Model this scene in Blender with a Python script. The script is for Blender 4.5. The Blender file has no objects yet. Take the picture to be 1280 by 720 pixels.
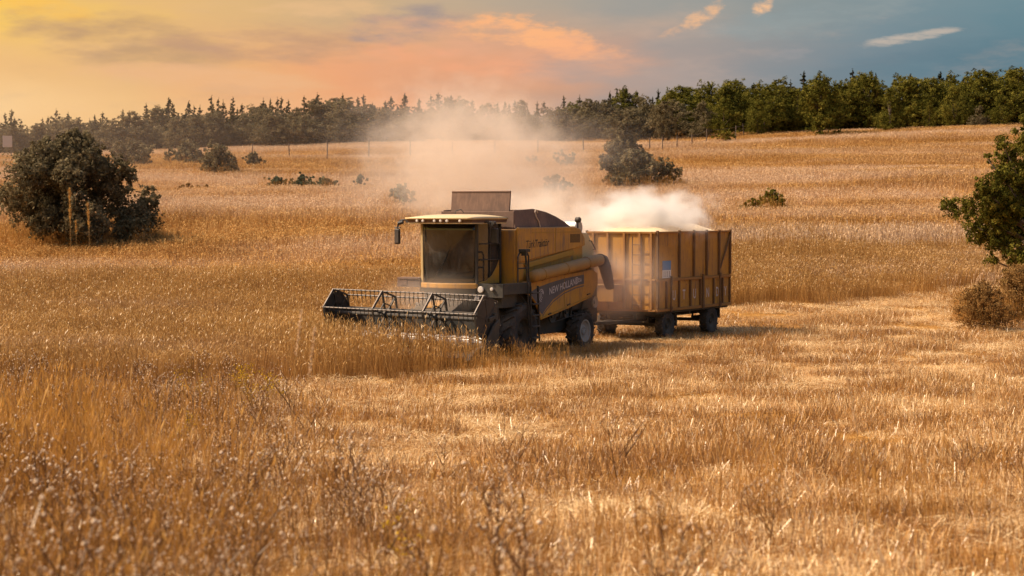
import bpy, bmesh, math, random
import numpy as np
from mathutils import Vector, Matrix

R = math.radians
sc = bpy.context.scene
col = sc.collection
rnd = random.Random(7)
rng = np.random.default_rng(11)
EYE = 3.93
FX = 2489.0
PITCH = math.atan(98.0 / FX)

# ---------------------------------------------------------------- terrain
_ty = np.array([-400, -60, -6, 4, 10, 16, 22, 28, 34, 40, 46, 64, 75, 92, 110, 130, 160, 190, 215, 245, 300, 420, 1600.])
_tz = np.array([2.6, 2.4, 2.25, 1.85, 1.42, 1.02, .66, .36, .13, .02, 0, 0, .55, 1.95, 3.55, 5.15, 7.35, 9.5, 11.15, 11.6, 11.7, 11.0, 5.0])
_fy = np.arange(-400, 1600, .5)
_fz = np.interp(_fy, _ty, _tz)
_k = np.exp(-.5 * (np.arange(-12, 13) * .5 / 2.2) ** 2); _k /= _k.sum()
_fz = np.convolve(np.pad(_fz, 12, mode='edge'), _k, mode='valid')

def G(x, y):
    x = np.asarray(x, float); y = np.asarray(y, float)
    z = np.interp(y, _fy, _fz)
    far = np.clip((y - 64) / 60, 0, 1)
    z = z * (1 + .0025 * np.clip(x, -70, 70) * far)
    w = np.clip((y - 66) / 30, 0, 1) + .35
    z = z + w * (.10 * np.sin(x * .11 + y * .07 + 1.3) + .07 * np.sin(x * .05 - y * .19) + .03 * np.sin(x * .43 + y * .31))
    return z

def g(x, y):
    return float(G(x, y))

def ray(px, py):
    a = (px - 640) / FX; b = (360 - py) / FX
    c, s = math.cos(PITCH), math.sin(PITCH)
    return Vector((a, c + b * s, -s + b * c))

_ts = np.arange(8.0, 420, .1)
def at(px, py):
    """Ground point seen at a pixel of the 1280x720 photograph."""
    d = ray(px, py)
    gap = EYE + d.z * _ts - G(d.x * _ts, d.y * _ts)
    i = int(np.argmax(gap < 0)) if (gap < 0).any() else int(np.argmin(np.where(_ts < 214, gap, 99)))   # just over the crest: stand on it
    t = float(_ts[i])
    return Vector((d.x * t, d.y * t, g(d.x * t, d.y * t)))

def zpix(py, Y):
    d = ray(640, py)
    return EYE + d.z / d.y * Y

def xpix(px, py, Y):
    d = ray(px, py)
    return d.x / d.y * Y

# ---------------------------------------------------------------- objects
def tag(o, label=None, cat=None, group=None, kind=None):
    if label: o['label'] = label
    if cat: o['category'] = cat
    if group: o['group'] = group
    if kind: o['kind'] = kind
    return o

def empty(name, loc=(0, 0, 0), rz=0, parent=None):
    o = bpy.data.objects.new(name, None)
    o.location = loc; o.rotation_euler = (0, 0, rz)
    o.empty_display_size = .3
    col.objects.link(o)
    if parent: o.parent = parent
    return o

class MB:
    def __init__(s):
        s.v = []; s.f = []
    def add(s, vs, fs):
        b = len(s.v)
        s.v += [tuple(p) for p in vs]
        s.f += [tuple(b + i for i in f) for f in fs]
        return s
    def box(s, x0, x1, y0, y1, z0, z1, m=None):
        vs = [Vector((x, y, z)) for x in (x0, x1) for y in (y0, y1) for z in (z0, z1)]
        if m: vs = [m @ p for p in vs]
        return s.add(vs, [(0, 1, 3, 2), (4, 6, 7, 5), (0, 4, 5, 1), (2, 3, 7, 6), (0, 2, 6, 4), (1, 5, 7, 3)])
    def bar(s, a, b, w, h=None, up=(0, 0, 1)):
        a = Vector(a); b = Vector(b); h = h or w
        d = (b - a); L = d.length; d.normalize()
        u = Vector(up)
        if abs(d.dot(u)) > .95: u = Vector((1, 0, 0))
        x = d.cross(u).normalized(); z = x.cross(d)
        m = Matrix((x, d, z)).transposed().to_4x4(); m.translation = a
        return s.box(-w / 2, w / 2, 0, L, -h / 2, h / 2, m)
    def prism(s, prof, axis, c0, c1):
        """polygon in the two other axes, extruded along axis (0, 1 or 2)"""
        n = len(prof)
        def P(p, c):
            q = list(p); q.insert(axis, c); return q
        vs = [P(p, c0) for p in prof] + [P(p, c1) for p in prof]
        fs = [tuple(range(n)), tuple(range(2 * n - 1, n - 1, -1))]
        fs += [(i, (i + 1) % n, n + (i + 1) % n, n + i) for i in range(n)]
        return s.add(vs, fs)
    def tube(s, pts, r, n=8, cap=True):
        pts = [Vector(p) for p in pts]
        rs = r if isinstance(r, (list, tuple)) else [r] * len(pts)
        vs = []; x = None
        for i, p in enumerate(pts):
            d = (pts[min(i + 1, len(pts) - 1)] - pts[max(i - 1, 0)]).normalized()
            if x is None:
                u = Vector((0, 0, 1)) if abs(d.z) < .9 else Vector((1, 0, 0))
                x = d.cross(u).normalized()
            else:
                x = (x - d * x.dot(d)).normalized()
            y = d.cross(x)
            for k in range(n):
                a = 2 * math.pi * k / n
                vs.append(p + (x * math.cos(a) + y * math.sin(a)) * rs[i])
        fs = []
        for i in range(len(pts) - 1):
            for k in range(n):
                fs.append((i * n + k, i * n + (k + 1) % n, (i + 1) * n + (k + 1) % n, (i + 1) * n + k))
        if cap:
            fs.append(tuple(range(n - 1, -1, -1)))
            fs.append(tuple(range((len(pts) - 1) * n, len(pts) * n)))
        return s.add(vs, fs)
    def lathe(s, prof, c=(0, 0, 0), n=32):
        """profile of (radius, along) turned round the local Y axis"""
        c = Vector(c); vs = []; fs = []
        for r_, y in prof:
            for k in range(n):
                a = 2 * math.pi * k / n
                vs.append(c + Vector((r_ * math.cos(a), y, r_ * math.sin(a))))
        m = len(prof)
        for i in range(m - 1):
            for k in range(n):
                fs.append((i * n + k, i * n + (k + 1) % n, (i + 1) * n + (k + 1) % n, (i + 1) * n + k))
        return s.add(vs, fs)
    def grid(s, rows, closed=False):
        """rows of points of equal length"""
        n = len(rows[0]); vs = [p for r_ in rows for p in r_]
        fs = [(i * n + k, i * n + k + 1, (i + 1) * n + k + 1, (i + 1) * n + k) for i in range(len(rows) - 1) for k in range(n - 1)]
        return s.add(vs, fs)
    def build(s, name, mat, parent=None, bevel=0, smooth=False, solid=0):
        me = bpy.data.meshes.new(name)
        me.from_pydata(s.v, [], s.f)
        bm = bmesh.new(); bm.from_mesh(me)
        bmesh.ops.recalc_face_normals(bm, faces=bm.faces)
        bm.to_mesh(me); bm.free()
        if mat: me.materials.append(mat)
        if smooth:
            me.polygons.foreach_set('use_smooth', [True] * len(me.polygons))
        o = bpy.data.objects.new(name, me)
        col.objects.link(o)
        if parent: o.parent = parent
        if solid:
            md = o.modifiers.new('solid', 'SOLIDIFY'); md.thickness = solid; md.offset = 0
        if bevel:
            md = o.modifiers.new('bevel', 'BEVEL'); md.width = bevel; md.segments = 2; md.limit_method = 'ANGLE'; md.angle_limit = R(40)
        if smooth and bevel:
            pass
        return o

def np_mesh(name, V, F, mat, tint=None, smooth=False):
    """V (n,3), F (m,4) quads, tint (m,) per face"""
    me = bpy.data.meshes.new(name)
    V = np.ascontiguousarray(V, np.float32); F = np.ascontiguousarray(F, np.int32)
    m, k = F.shape
    me.vertices.add(len(V)); me.vertices.foreach_set('co', V.ravel())
    me.loops.add(m * k); me.loops.foreach_set('vertex_index', F.ravel())
    me.polygons.add(m)
    me.polygons.foreach_set('loop_start', np.arange(0, m * k, k, dtype=np.int32))
    if tint is not None:
        a = me.attributes.new('tint', 'FLOAT', 'FACE')
        a.data.foreach_set('value', np.ascontiguousarray(tint, np.float32))
    me.materials.append(mat)
    me.update(calc_edges=True)
    if smooth: me.polygons.foreach_set('use_smooth', [True] * m)
    return me

def text_mb(body, size, origin, xdir, ydir, depth=.004, align='LEFT', shear=0, sx=1.0):
    c = bpy.data.curves.new('t', 'FONT')
    c.body = body; c.size = size; c.extrude = 0; c.align_x = align; c.shear = shear; c.resolution_u = 3; c.offset = .012 * size
    o = bpy.data.objects.new('t', c)
    me = bpy.data.meshes.new_from_object(o)
    x = Vector(xdir).normalized(); y = Vector(ydir).normalized(); n = x.cross(y)
    mb = MB(); org = Vector(origin)
    vs = [org + x * v.co.x * sx + y * v.co.y + n * depth for v in me.vertices]
    mb.add(vs, [tuple(p.vertices) for p in me.polygons])
    bpy.data.objects.remove(o); bpy.data.curves.remove(c); bpy.data.meshes.remove(me)
    return mb

def copy_tree(o, parent=None):
    c = o.copy(); col.objects.link(c)
    if parent: c.parent = parent
    for ch in list(o.children): copy_tree(ch, c)
    return c

# ---------------------------------------------------------------- materials
def newmat(name):
    m = bpy.data.materials.new(name); m.use_nodes = True
    nt = m.node_tree; nt.nodes.clear()
    return m, nt, nt.nodes, nt.links

def N(nt, t, **kw):
    n = nt.nodes.new(t)
    for k, v in kw.items():
        if k.startswith('i_'):
            n.inputs[k[2:].replace('_', ' ')].default_value = v
        else:
            setattr(n, k, v)
    return n

def mixc(nt, fac, a, b, mode='MIX'):
    n = nt.nodes.new('ShaderNodeMix'); n.data_type = 'RGBA'; n.blend_type = mode
    for s_, v in ((0, fac), (6, a), (7, b)):
        if hasattr(v, 'links'): nt.links.new(v, n.inputs[s_])
        elif s_ == 0: n.inputs[0].default_value = v
        else: n.inputs[s_].default_value = (*v, 1) if len(v) == 3 else v
    return n.outputs[2]

def math_(nt, op, a, b=0.0, clamp=False, c=None):
    n = nt.nodes.new('ShaderNodeMath'); n.operation = op; n.use_clamp = clamp
    for i, v in enumerate((a, b) if c is None else (a, b, c)):
        if hasattr(v, 'links'): nt.links.new(v, n.inputs[i])
        else: n.inputs[i].default_value = v
    return n.outputs[0]

def ramp(nt, fac, stops, interp='LINEAR'):
    n = nt.nodes.new('ShaderNodeValToRGB'); n.color_ramp.interpolation = interp
    e = n.color_ramp.elements
    while len(e) < len(stops): e.new(.5)
    for el, (p, c) in zip(e, stops):
        el.position = p; el.color = (*c, 1) if len(c) == 3 else c
    nt.links.new(fac, n.inputs[0])
    return n.outputs[0]

def noise(nt, vec, scale, detail=4, rough=.55, lac=2.0):
    n = nt.nodes.new('ShaderNodeTexNoise')
    n.inputs['Scale'].default_value = scale; n.inputs['Detail'].default_value = detail
    n.inputs['Roughness'].default_value = rough
    if vec is not None: nt.links.new(vec, n.inputs['Vector'])
    return n.outputs['Fac']

def scaled(nt, vec, s, loc=(0, 0, 0)):
    n = nt.nodes.new('ShaderNodeMapping')
    n.inputs['Scale'].default_value = s; n.inputs['Location'].default_value = loc
    nt.links.new(vec, n.inputs['Vector'])
    return n.outputs['Vector']

def smooth01(nt, v, a, b):
    n = nt.nodes.new('ShaderNodeMapRange'); n.interpolation_type = 'SMOOTHSTEP'
    nt.links.new(v, n.inputs[0]); n.inputs[1].default_value = a; n.inputs[2].default_value = b
    return n.outputs[0]

def paint(name, c, dust=(.42, .27, .15), amt=.45, rough=.5, metal=0.0, scale=1.6, worn=None, streak=None):
    """A painted or bare surface with patchy dirt; more dust where it can settle."""
    m, nt, nd, L = newmat(name)
    out = N(nt, 'ShaderNodeOutputMaterial'); b = N(nt, 'ShaderNodeBsdfPrincipled')
    tc = N(nt, 'ShaderNodeTexCoord'); geo = N(nt, 'ShaderNodeNewGeometry')
    n1 = noise(nt, tc.outputs['Object'], scale, 6, .65)
    n2 = noise(nt, scaled(nt, tc.outputs['Object'], (3, 3, .7)), scale * 4, 5, .6)
    sep = N(nt, 'ShaderNodeSeparateXYZ'); L.new(geo.outputs['True Normal'], sep.inputs[0])
    up = math_(nt, 'MAXIMUM', sep.outputs[2], 0)
    f = math_(nt, 'ADD', math_(nt, 'MULTIPLY', smooth01(nt, n1, .35, .7), amt * .8), math_(nt, 'MULTIPLY', smooth01(nt, n2, .4, .75), amt * .5))
    f = math_(nt, 'ADD', f, math_(nt, 'MULTIPLY', up, amt * .8), True)
    base = c
    if worn:
        n3 = noise(nt, tc.outputs['Object'], scale * 6, 6, .7)
        base = mixc(nt, smooth01(nt, n3, .60, .68), c, worn)
    if streak:
        n4 = noise(nt, scaled(nt, tc.outputs['Object'], (7, 7, .9)), 1, 5, .6)
        n5 = noise(nt, tc.outputs['Object'], 1.1, 3)
        base = mixc(nt, math_(nt, 'MULTIPLY', smooth01(nt, n4, .50, .66), smooth01(nt, n5, .35, .6)), base, streak)
    L.new(mixc(nt, f, base, dust), b.inputs['Base Color'])
    L.new(math_(nt, 'ADD', rough, math_(nt, 'MULTIPLY', f, .35), True), b.inputs['Roughness'])
    b.inputs['Metallic'].default_value = metal
    b.inputs['Specular IOR Level'].default_value = .35
    L.new(b.outputs[0], out.inputs[0])
    return m

def leafmat(name, c0, c1, c2, trans=.3, gloss=.05, big=None, vary=.5):
    """Foliage or straw: tint attribute picks the colour, slow noise in the place varies it, light passes through in part."""
    m, nt, nd, L = newmat(name)
    out = N(nt, 'ShaderNodeOutputMaterial')
    at_ = N(nt, 'ShaderNodeAttribute', attribute_name='tint')
    geo = N(nt, 'ShaderNodeNewGeometry')
    oi = N(nt, 'ShaderNodeObjectInfo')
    n1 = noise(nt, geo.outputs['Position'], .35 if big is None else big[0], 3)
    t = math_(nt, 'ADD', at_.outputs['Fac'], math_(nt, 'MULTIPLY', math_(nt, 'SUBTRACT', n1, .5), vary))
    t = math_(nt, 'ADD', t, math_(nt, 'MULTIPLY', math_(nt, 'SUBTRACT', oi.outputs['Random'], .5), vary * .35), True)
    c = ramp(nt, t, [(0, c0), (.5, c1), (1, c2)])
    if big is not None:
        n2 = noise(nt, scaled(nt, geo.outputs['Position'], big[1]), 1, 4, .6)
        c = mixc(nt, math_(nt, 'MULTIPLY', smooth01(nt, n2, big[3], big[4]), big[5]), c, big[2])
    d = N(nt, 'ShaderNodeBsdfDiffuse'); L.new(c, d.inputs[0])
    tr = N(nt, 'ShaderNodeBsdfTranslucent'); L.new(c, tr.inputs[0])
    mx = N(nt, 'ShaderNodeMixShader'); mx.inputs[0].default_value = trans
    L.new(d.outputs[0], mx.inputs[1]); L.new(tr.outputs[0], mx.inputs[2])
    last = mx.outputs[0]
    if gloss:
        gl = N(nt, 'ShaderNodeBsdfGlossy'); gl.inputs['Roughness'].default_value = .38
        gl.inputs[0].default_value = (1, .93, .82, 1)
        m2 = N(nt, 'ShaderNodeMixShader'); m2.inputs[0].default_value = gloss
        L.new(last, m2.inputs[1]); L.new(gl.outputs[0], m2.inputs[2]); last = m2.outputs[0]
    L.new(last, out.inputs[0])
    return m

M = {}
EXPO = 0.64
SKYK = 0.63
# ================================================================ combine frame (used for the cut line too)
HEAD = math.atan2(-.866, -.5)
OX, OY = -1.07, 54.0
hx, hy, lx, ly = -.5, -.866, .866, -.5
def uv(x, y):
    dx, dy = np.asarray(x) - OX, np.asarray(y) - OY
    return dx * hx + dy * hy, dx * lx + dy * ly
def loc(u, v):
    return OX + u * hx + v * lx, OY + u * hy + v * ly

# near border of the uncut crop
_edge = [(-60, 39), (-22, 41.5), (-14, 42.8), (-8, 44.4), (-4, 46.0), (-1.6, 47.6), loc(4.2, 3.0), loc(3.2, 2.9), loc(2.9, 2.5), loc(3.9, 2.4), loc(3.9, -2.42), loc(-20, -2.42)]
for p in ((1000, 383), (1100, 373), (1180, 363), (1240, 352), (1330, 338)):
    q = at(*p); _edge.append((q.x, q.y))
_edge += [(150, 110), (150, 900), (-200, 900), (-200, 41)]
_EP = np.array(_edge)
def inside(x, y, P=_EP):
    x = np.asarray(x, float); y = np.asarray(y, float)
    r = np.zeros(x.shape, bool)
    n = len(P)
    for i in range(n):
        x1, y1 = P[i]; x2, y2 = P[(i + 1) % n]
        c = ((y1 > y) != (y2 > y)) & (x < (x2 - x1) * (y - y1) / (y2 - y1 + 1e-12) + x1)
        r ^= c
    return r

def vnoise(x, y, s, seed=0):
    """smooth value noise in [0, 1]"""
    r_ = np.random.default_rng(seed); T = r_.random((64, 64))
    x = np.asarray(x) / s + 1000.3; y = np.asarray(y) / s + 1000.7
    xi = np.floor(x).astype(int); yi = np.floor(y).astype(int)
    fx = x - xi; fy = y - yi; fx = fx * fx * (3 - 2 * fx); fy = fy * fy * (3 - 2 * fy)
    a = T[xi % 64, yi % 64]; b = T[(xi + 1) % 64, yi % 64]; c = T[xi % 64, (yi + 1) % 64]; d = T[(xi + 1) % 64, (yi + 1) % 64]
    return (a * (1 - fx) + b * fx) * (1 - fy) + (c * (1 - fx) + d * fx) * fy

# ================================================================ ground
def make_ground():
    ys = np.concatenate([np.arange(-60, 0, 6), np.arange(0, 80, .8), np.arange(80, 300, 2.5), np.arange(300, 1590, 40)])
    xs = np.concatenate([-np.geomspace(60, 900, 16)[::-1], np.arange(-58, 58.1, 1.0), np.geomspace(60, 900, 16)])
    X, Y = np.meshgrid(xs, ys)
    Z = G(X, Y)
    Z = Z + .04 * (vnoise(X, Y, 1.1, 3) - .5) * (np.abs(X) < 55) * (Y < 90)
    V = np.stack([X, Y, Z], -1).reshape(-1, 3)
    ny, nx = X.shape
    i = np.arange(ny - 1)[:, None] * nx + np.arange(nx - 1)[None]
    F = np.stack([i, i + 1, i + nx + 1, i + nx], -1).reshape(-1, 4)
    m, nt, nd, L = newmat('dry_soil_and_straw')
    out = N(nt, 'ShaderNodeOutputMaterial'); b = N(nt, 'ShaderNodeBsdfDiffuse')
    geo = N(nt, 'ShaderNodeNewGeometry'); P = geo.outputs['Position']
    fine = noise(nt, scaled(nt, P, (9, 4, 4)), 1, 6, .7)
    mid = noise(nt, scaled(nt, P, (.5, .25, .25)), 1, 5, .6)
    strk = noise(nt, scaled(nt, P, (.035, .16, .1)), 1, 4, .6)
    c = ramp(nt, fine, [(.25, (.10, .045, .013)), (.5, (.30, .14, .036)), (.75, (.52, .29, .09))])
    c = mixc(nt, math_(nt, 'MULTIPLY', smooth01(nt, mid, .45, .75), .6), c, (.38, .19, .055))
    c = mixc(nt, math_(nt, 'MULTIPLY', smooth01(nt, strk, .52, .7), .55), c, (.47, .30, .16))
    L.new(c, b.inputs[0])
    bp = N(nt, 'ShaderNodeBump'); bp.inputs['Strength'].default_value = .7; bp.inputs['Distance'].default_value = .06
    L.new(fine, bp.inputs['Height']); L.new(bp.outputs[0], b.inputs['Normal'])
    L.new(b.outputs[0], out.inputs[0])
    o = bpy.data.objects.new('field', np_mesh('field', V, F, m, smooth=True))
    col.objects.link(o)
    tag(o, 'rising dry golden grain field of cut straw and bare soil', 'field', kind='structure')
make_ground()

# ================================================================ blades
def ribbons(base, top, w0, w1, yaw, bend=0.0):
    """n tapering two-quad ribbons, base and top (n,3)"""
    n = len(base)
    wv = np.stack([np.cos(yaw), np.sin(yaw), np.zeros(n)], -1)
    mid = (base + top) / 2
    mid[:, 2] += bend * (top[:, 2] - base[:, 2])
    w0 = np.broadcast_to(w0, n)[:, None]; w1 = np.broadcast_to(w1, n)[:, None]
    wm = (w0 + w1) / 2
    V = np.stack([base - wv * w0, base + wv * w0, mid - wv * wm, mid + wv * wm, top - wv * w1, top + wv * w1], 1).reshape(-1, 3)
    k = np.arange(n)[:, None] * 6
    F = np.concatenate([k + np.array([0, 1, 3, 2]), k + np.array([2, 3, 5, 4])])
    return V, F

def diamonds(c, half_l, half_w, axis, yaw):
    n = len(c)
    wv = np.stack([np.cos(yaw), np.sin(yaw), np.zeros(n)], -1) * np.broadcast_to(half_w, n)[:, None]
    av = axis * np.broadcast_to(half_l, n)[:, None]
    V = np.stack([c - av, c + wv, c + av, c - wv], 1).reshape(-1, 3)
    F = np.arange(4 * n).reshape(-1, 4)
    return V, F

def join(parts):
    Vs, Fs, Ts, b = [], [], [], 0
    for V, F, T in parts:
        Vs.append(V); Fs.append(F + b); Ts.append(np.broadcast_to(T, len(F))); b += len(V)
    return np.concatenate(Vs), np.concatenate(Fs), np.concatenate(Ts)

def unit(a):
    return a / (np.linalg.norm(a, axis=-1, keepdims=True) + 1e-9)

def crop_patch(n, size, h, w, seed, ear=.05, earw=.008, lean=.16):
    r = np.random.default_rng(seed)
    b = np.stack([r.uniform(-size / 2, size / 2, n), r.uniform(-size / 2, size / 2, n), np.full(n, -.05)], -1)
    hh = h * (.72 + .4 * r.random(n)) * (.85 + .3 * vnoise(b[:, 0], b[:, 1], size * .22, seed))
    t = b + np.stack([r.normal(.03, lean, n) * hh, r.normal(0, lean, n) * hh, hh], -1)
    yaw = r.uniform(0, np.pi, n)
    tint = np.clip(r.normal(.42, .2, n), 0, 1)
    V1, F1 = ribbons(b, t, w * .5, w * .4, yaw)
    ax = unit(np.stack([r.normal(.25, .5, n), r.normal(0, .5, n), r.uniform(.1, 1, n)], -1))
    V2, F2 = diamonds(t + ax * ear * .7, ear * (.7 + .6 * r.random(n)), earw, ax, r.uniform(0, np.pi, n))
    return join([(V1, F1, np.tile(tint * .85, 2)), (V2, F2, np.clip(tint + .18, 0, 1))])

def stubble_patch(n, size, h, w, seed, lying=60, pale=0.0, rows=True, lmax=.34):
    r = np.random.default_rng(seed)
    x = r.uniform(-size / 2, size / 2, n); y = r.uniform(-size / 2, size / 2, n)
    if rows:
        x = np.round(x / .15) * .15 + r.normal(0, .022, n)
    b = np.stack([x, y, np.full(n, -.04)], -1)
    hh = h * (.4 + .7 * r.random(n) ** 1.3) * (.6 + .8 * vnoise(x, y, size * .2, seed + 5))
    t = b + np.stack([r.normal(0, .36, n) * hh, r.normal(0, .36, n) * hh, hh + .04], -1)
    yaw = r.uniform(0, np.pi, n)
    tint = np.clip(r.normal(.36 + pale, .19, n), 0, 1)
    V1, F1 = ribbons(b, t, w * .5, w * .5, yaw)
    parts = [(V1, F1, np.tile(tint, 2))]
    m = lying
    a = r.uniform(0, 2 * np.pi, m); ln = r.uniform(.10, lmax, m)
    c = np.stack([r.uniform(-size / 2, size / 2, m), r.uniform(-size / 2, size / 2, m), r.uniform(.01, .16, m)], -1)
    d = np.stack([np.cos(a), np.sin(a), r.normal(0, .12, m)], -1) * ln[:, None] / 2
    V2, F2 = ribbons(c - d, c + d, w * .55, w * .45, a + np.pi / 2, .0)
    parts.append((V2, F2, np.tile(np.clip(r.normal(.55 + pale * .8, .18, m), 0, 1), 2)))
    return join(parts)

def scatter(name, pts, idx, scl, flip, meshes, label, cat, slope=True, yaw=None):
    """points carrying one of several clump meshes each"""
    c = bpy.data.collections.new(name + '_clumps')
    for i, me in enumerate(meshes):
        o = bpy.data.objects.new('%s_%02d' % (me.name, i), me); c.objects.link(o)
    n = len(pts)
    me = bpy.data.meshes.new(name)
    me.vertices.add(n); me.vertices.foreach_set('co', np.ascontiguousarray(pts, np.float32).ravel())
    sl = np.arctan((G(pts[:, 0], pts[:, 1] + .6) - G(pts[:, 0], pts[:, 1] - .6)) / 1.2)
    rot = np.zeros((n, 3), np.float32)
    if yaw is None:
        rot[:, 0] = np.where(flip, -sl, sl); rot[:, 2] = np.where(flip, math.pi, 0)
    else:
        rot[:, 2] = yaw
    a = me.attributes.new('rot', 'FLOAT_VECTOR', 'POINT'); a.data.foreach_set('vector', rot.ravel())
    a = me.attributes.new('idx', 'INT', 'POINT'); a.data.foreach_set('value', np.ascontiguousarray(idx, np.int32))
    s3 = np.ascontiguousarray(scl, np.float32)
    if s3.ndim == 1: s3 = np.stack([s3] * 3, -1)
    a = me.attributes.new('scl', 'FLOAT_VECTOR', 'POINT'); a.data.foreach_set('vector', np.ascontiguousarray(s3).ravel())
    o = bpy.data.objects.new(name, me); col.objects.link(o)
    tag(o, label, cat, kind='stuff')
    nt = bpy.data.node_groups.new(name + '_nodes', 'GeometryNodeTree')
    nt.interface.new_socket('Geometry', in_out='INPUT', socket_type='NodeSocketGeometry')
    nt.interface.new_socket('Geometry', in_out='OUTPUT', socket_type='NodeSocketGeometry')
    gi = nt.nodes.new('NodeGroupInput'); go = nt.nodes.new('NodeGroupOutput')
    ip = nt.nodes.new('GeometryNodeInstanceOnPoints')
    ci = nt.nodes.new('GeometryNodeCollectionInfo'); ci.inputs[0].default_value = c
    ci.inputs['Separate Children'].default_value = True; ci.inputs['Reset Children'].default_value = True
    def attr(nm, ty):
        q = nt.nodes.new('GeometryNodeInputNamedAttribute'); q.data_type = ty; q.inputs[0].default_value = nm
        return q.outputs[0]
    L = nt.links
    L.new(gi.outputs[0], ip.inputs['Points']); L.new(ci.outputs[0], ip.inputs['Instance'])
    ip.inputs['Pick Instance'].default_value = True
    L.new(attr('idx', 'INT'), ip.inputs['Instance Index'])
    L.new(attr('rot', 'FLOAT_VECTOR'), ip.inputs['Rotation'])
    L.new(attr('scl', 'FLOAT_VECTOR'), ip.inputs['Scale'])
    L.new(ip.outputs[0], go.inputs[0])
    md = o.modifiers.new('scatter', 'NODES'); md.node_group = nt
    return o

def jgrid(y0, y1, step, margin=3.0, jit=.35):
    ys = np.arange(y0, y1, step); P = []
    for y in ys:
        hw = .2575 * max(y, 1) * 1.06 + margin
        xs = np.arange(-hw, hw, step)
        P.append(np.stack([xs, np.full(len(xs), y)], -1))
    P = np.concatenate(P)
    return P + rng.uniform(-jit, jit, P.shape) * step

def drop(P, dz=0.0):
    return np.concatenate([P, (G(P[:, 0], P[:, 1]) + dz)[:, None]], 1)

PALE = (.60, .42, .27)
M['crop'] = leafmat('ripe_wheat', (.16, .068, .014), (.41, .212, .060), (.66, .40, .14), .3, .03, ((.22), (.05, .14, .1), (.55, .36, .22),   .56, .74, .45), .5)
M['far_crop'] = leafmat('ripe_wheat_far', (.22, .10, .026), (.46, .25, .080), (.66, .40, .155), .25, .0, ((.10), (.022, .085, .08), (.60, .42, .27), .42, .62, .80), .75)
M['stub'] = leafmat('cut_straw', (.11, .046, .009), (.44, .205, .045), (.92, .69, .37), .22, .07, ((.8), (.12, .28, .2), (.32, .14, .028), .50, .70, .55), .55)

_ex = lambda x, y: (lambda u, v: (u > -5.6) & (u < 2.6) & (np.abs(v) < 2.2))(*uv(x, y))

# standing crop near and middle
P = jgrid(38, 98, .95, 6.5); _jx = 1.1 * (vnoise(P[:, 0], P[:, 1], 1.5, 71) - .5) * (P[:, 1] < 56); _jy = 1.6 * (vnoise(P[:, 0], P[:, 1], 1.9, 72) - .5)
ok = inside(P[:, 0] + _jx, P[:, 1] + _jy) & ~_ex(P[:, 0], P[:, 1]) & ((P[:, 1] < 80) | (P[:, 0] > 6)); P = P[ok]
ms = [np_mesh('wheat_clump', *(lambda q: (q[0], q[1], M['crop'], q[2]))(crop_patch(230, 1.5, .74, .009, 20 + i))) for i in range(6)]
n = len(P); u_, v_ = uv(P[:, 0], P[:, 1]); hv = .86 + .36 * vnoise(P[:, 0], P[:, 1], 5, 4) + .50 * np.exp(-((u_ - 5) / 2.2) ** 2 - ((v_ + .6) / 2.9) ** 4) - .30 * (rng.random(n) < .35) * ~inside(P[:, 0] + .6, P[:, 1] - 1.3) - .10 * (P[:, 0] > 6) * (P[:, 1] > 68)
scatter('standing_wheat', drop(P), rng.integers(0, 6, n), np.stack([np.ones(n), np.ones(n), hv], -1), rng.random(n) < .5, ms,
        'ripe golden standing wheat the harvester is cutting into', 'wheat')
# far rising field
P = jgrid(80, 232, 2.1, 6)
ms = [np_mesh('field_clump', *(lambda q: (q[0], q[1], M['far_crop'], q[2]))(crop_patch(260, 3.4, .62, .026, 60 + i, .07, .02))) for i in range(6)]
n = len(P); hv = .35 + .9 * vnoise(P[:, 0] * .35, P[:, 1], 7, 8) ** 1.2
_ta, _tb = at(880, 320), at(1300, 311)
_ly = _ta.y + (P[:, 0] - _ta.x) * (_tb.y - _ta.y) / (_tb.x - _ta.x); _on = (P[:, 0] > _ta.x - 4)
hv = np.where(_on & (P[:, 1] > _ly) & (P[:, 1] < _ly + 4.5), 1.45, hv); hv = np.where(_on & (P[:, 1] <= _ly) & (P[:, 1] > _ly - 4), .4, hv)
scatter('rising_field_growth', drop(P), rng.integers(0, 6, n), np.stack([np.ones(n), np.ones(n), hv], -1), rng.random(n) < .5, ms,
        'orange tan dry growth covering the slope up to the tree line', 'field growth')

# stubble
P = jgrid(7, 90, .95, 6.5); cut = ~inside(P[:, 0], P[:, 1]); P = P[cut & (rng.random(len(cut)) > .16)]
n = len(P)
pn = vnoise(P[:, 0] * .55, P[:, 1], 3.6, 12) + .22 * np.exp(-((P[:, 1] - 37) / 8) ** 2) * (P[:, 0] > -6) - .25 * (P[:, 1] < 25)
u_, v_ = uv(P[:, 0], P[:, 1])
sw = np.abs((v_ + 2.35 + .5 * (vnoise(P[:, 0], P[:, 1], 6, 55) - .5)) % 4.7 - 2.35)
swath = (sw < .75) & (vnoise(P[:, 0], P[:, 1], 2.4, 57) > .30) & (P[:, 1] > 24)
trk = (np.abs(sw - 1.45) < .4)
pale = swath | (pn > .74)
ms = [np_mesh('stubble_clump', *(lambda q: (q[0], q[1], M['stub'], q[2]))(stubble_patch(420, 1.5, .24, .0075, 100 + i, 150, 0.0))) for i in range(5)]
ms += [np_mesh('stubble_clump', *(lambda q: (q[0], q[1], M['stub'], q[2]))(stubble_patch(330, 1.5, .22, .0085, 140 + i, 240, .34))) for i in range(3)]
ms += [np_mesh('straw_clump', *(lambda q: (q[0], q[1], M['stub'], q[2]))(stubble_patch(150, 1.5, .18, .0075, 170 + i, 330, .24, True, .7))) for i in range(3)]
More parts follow.
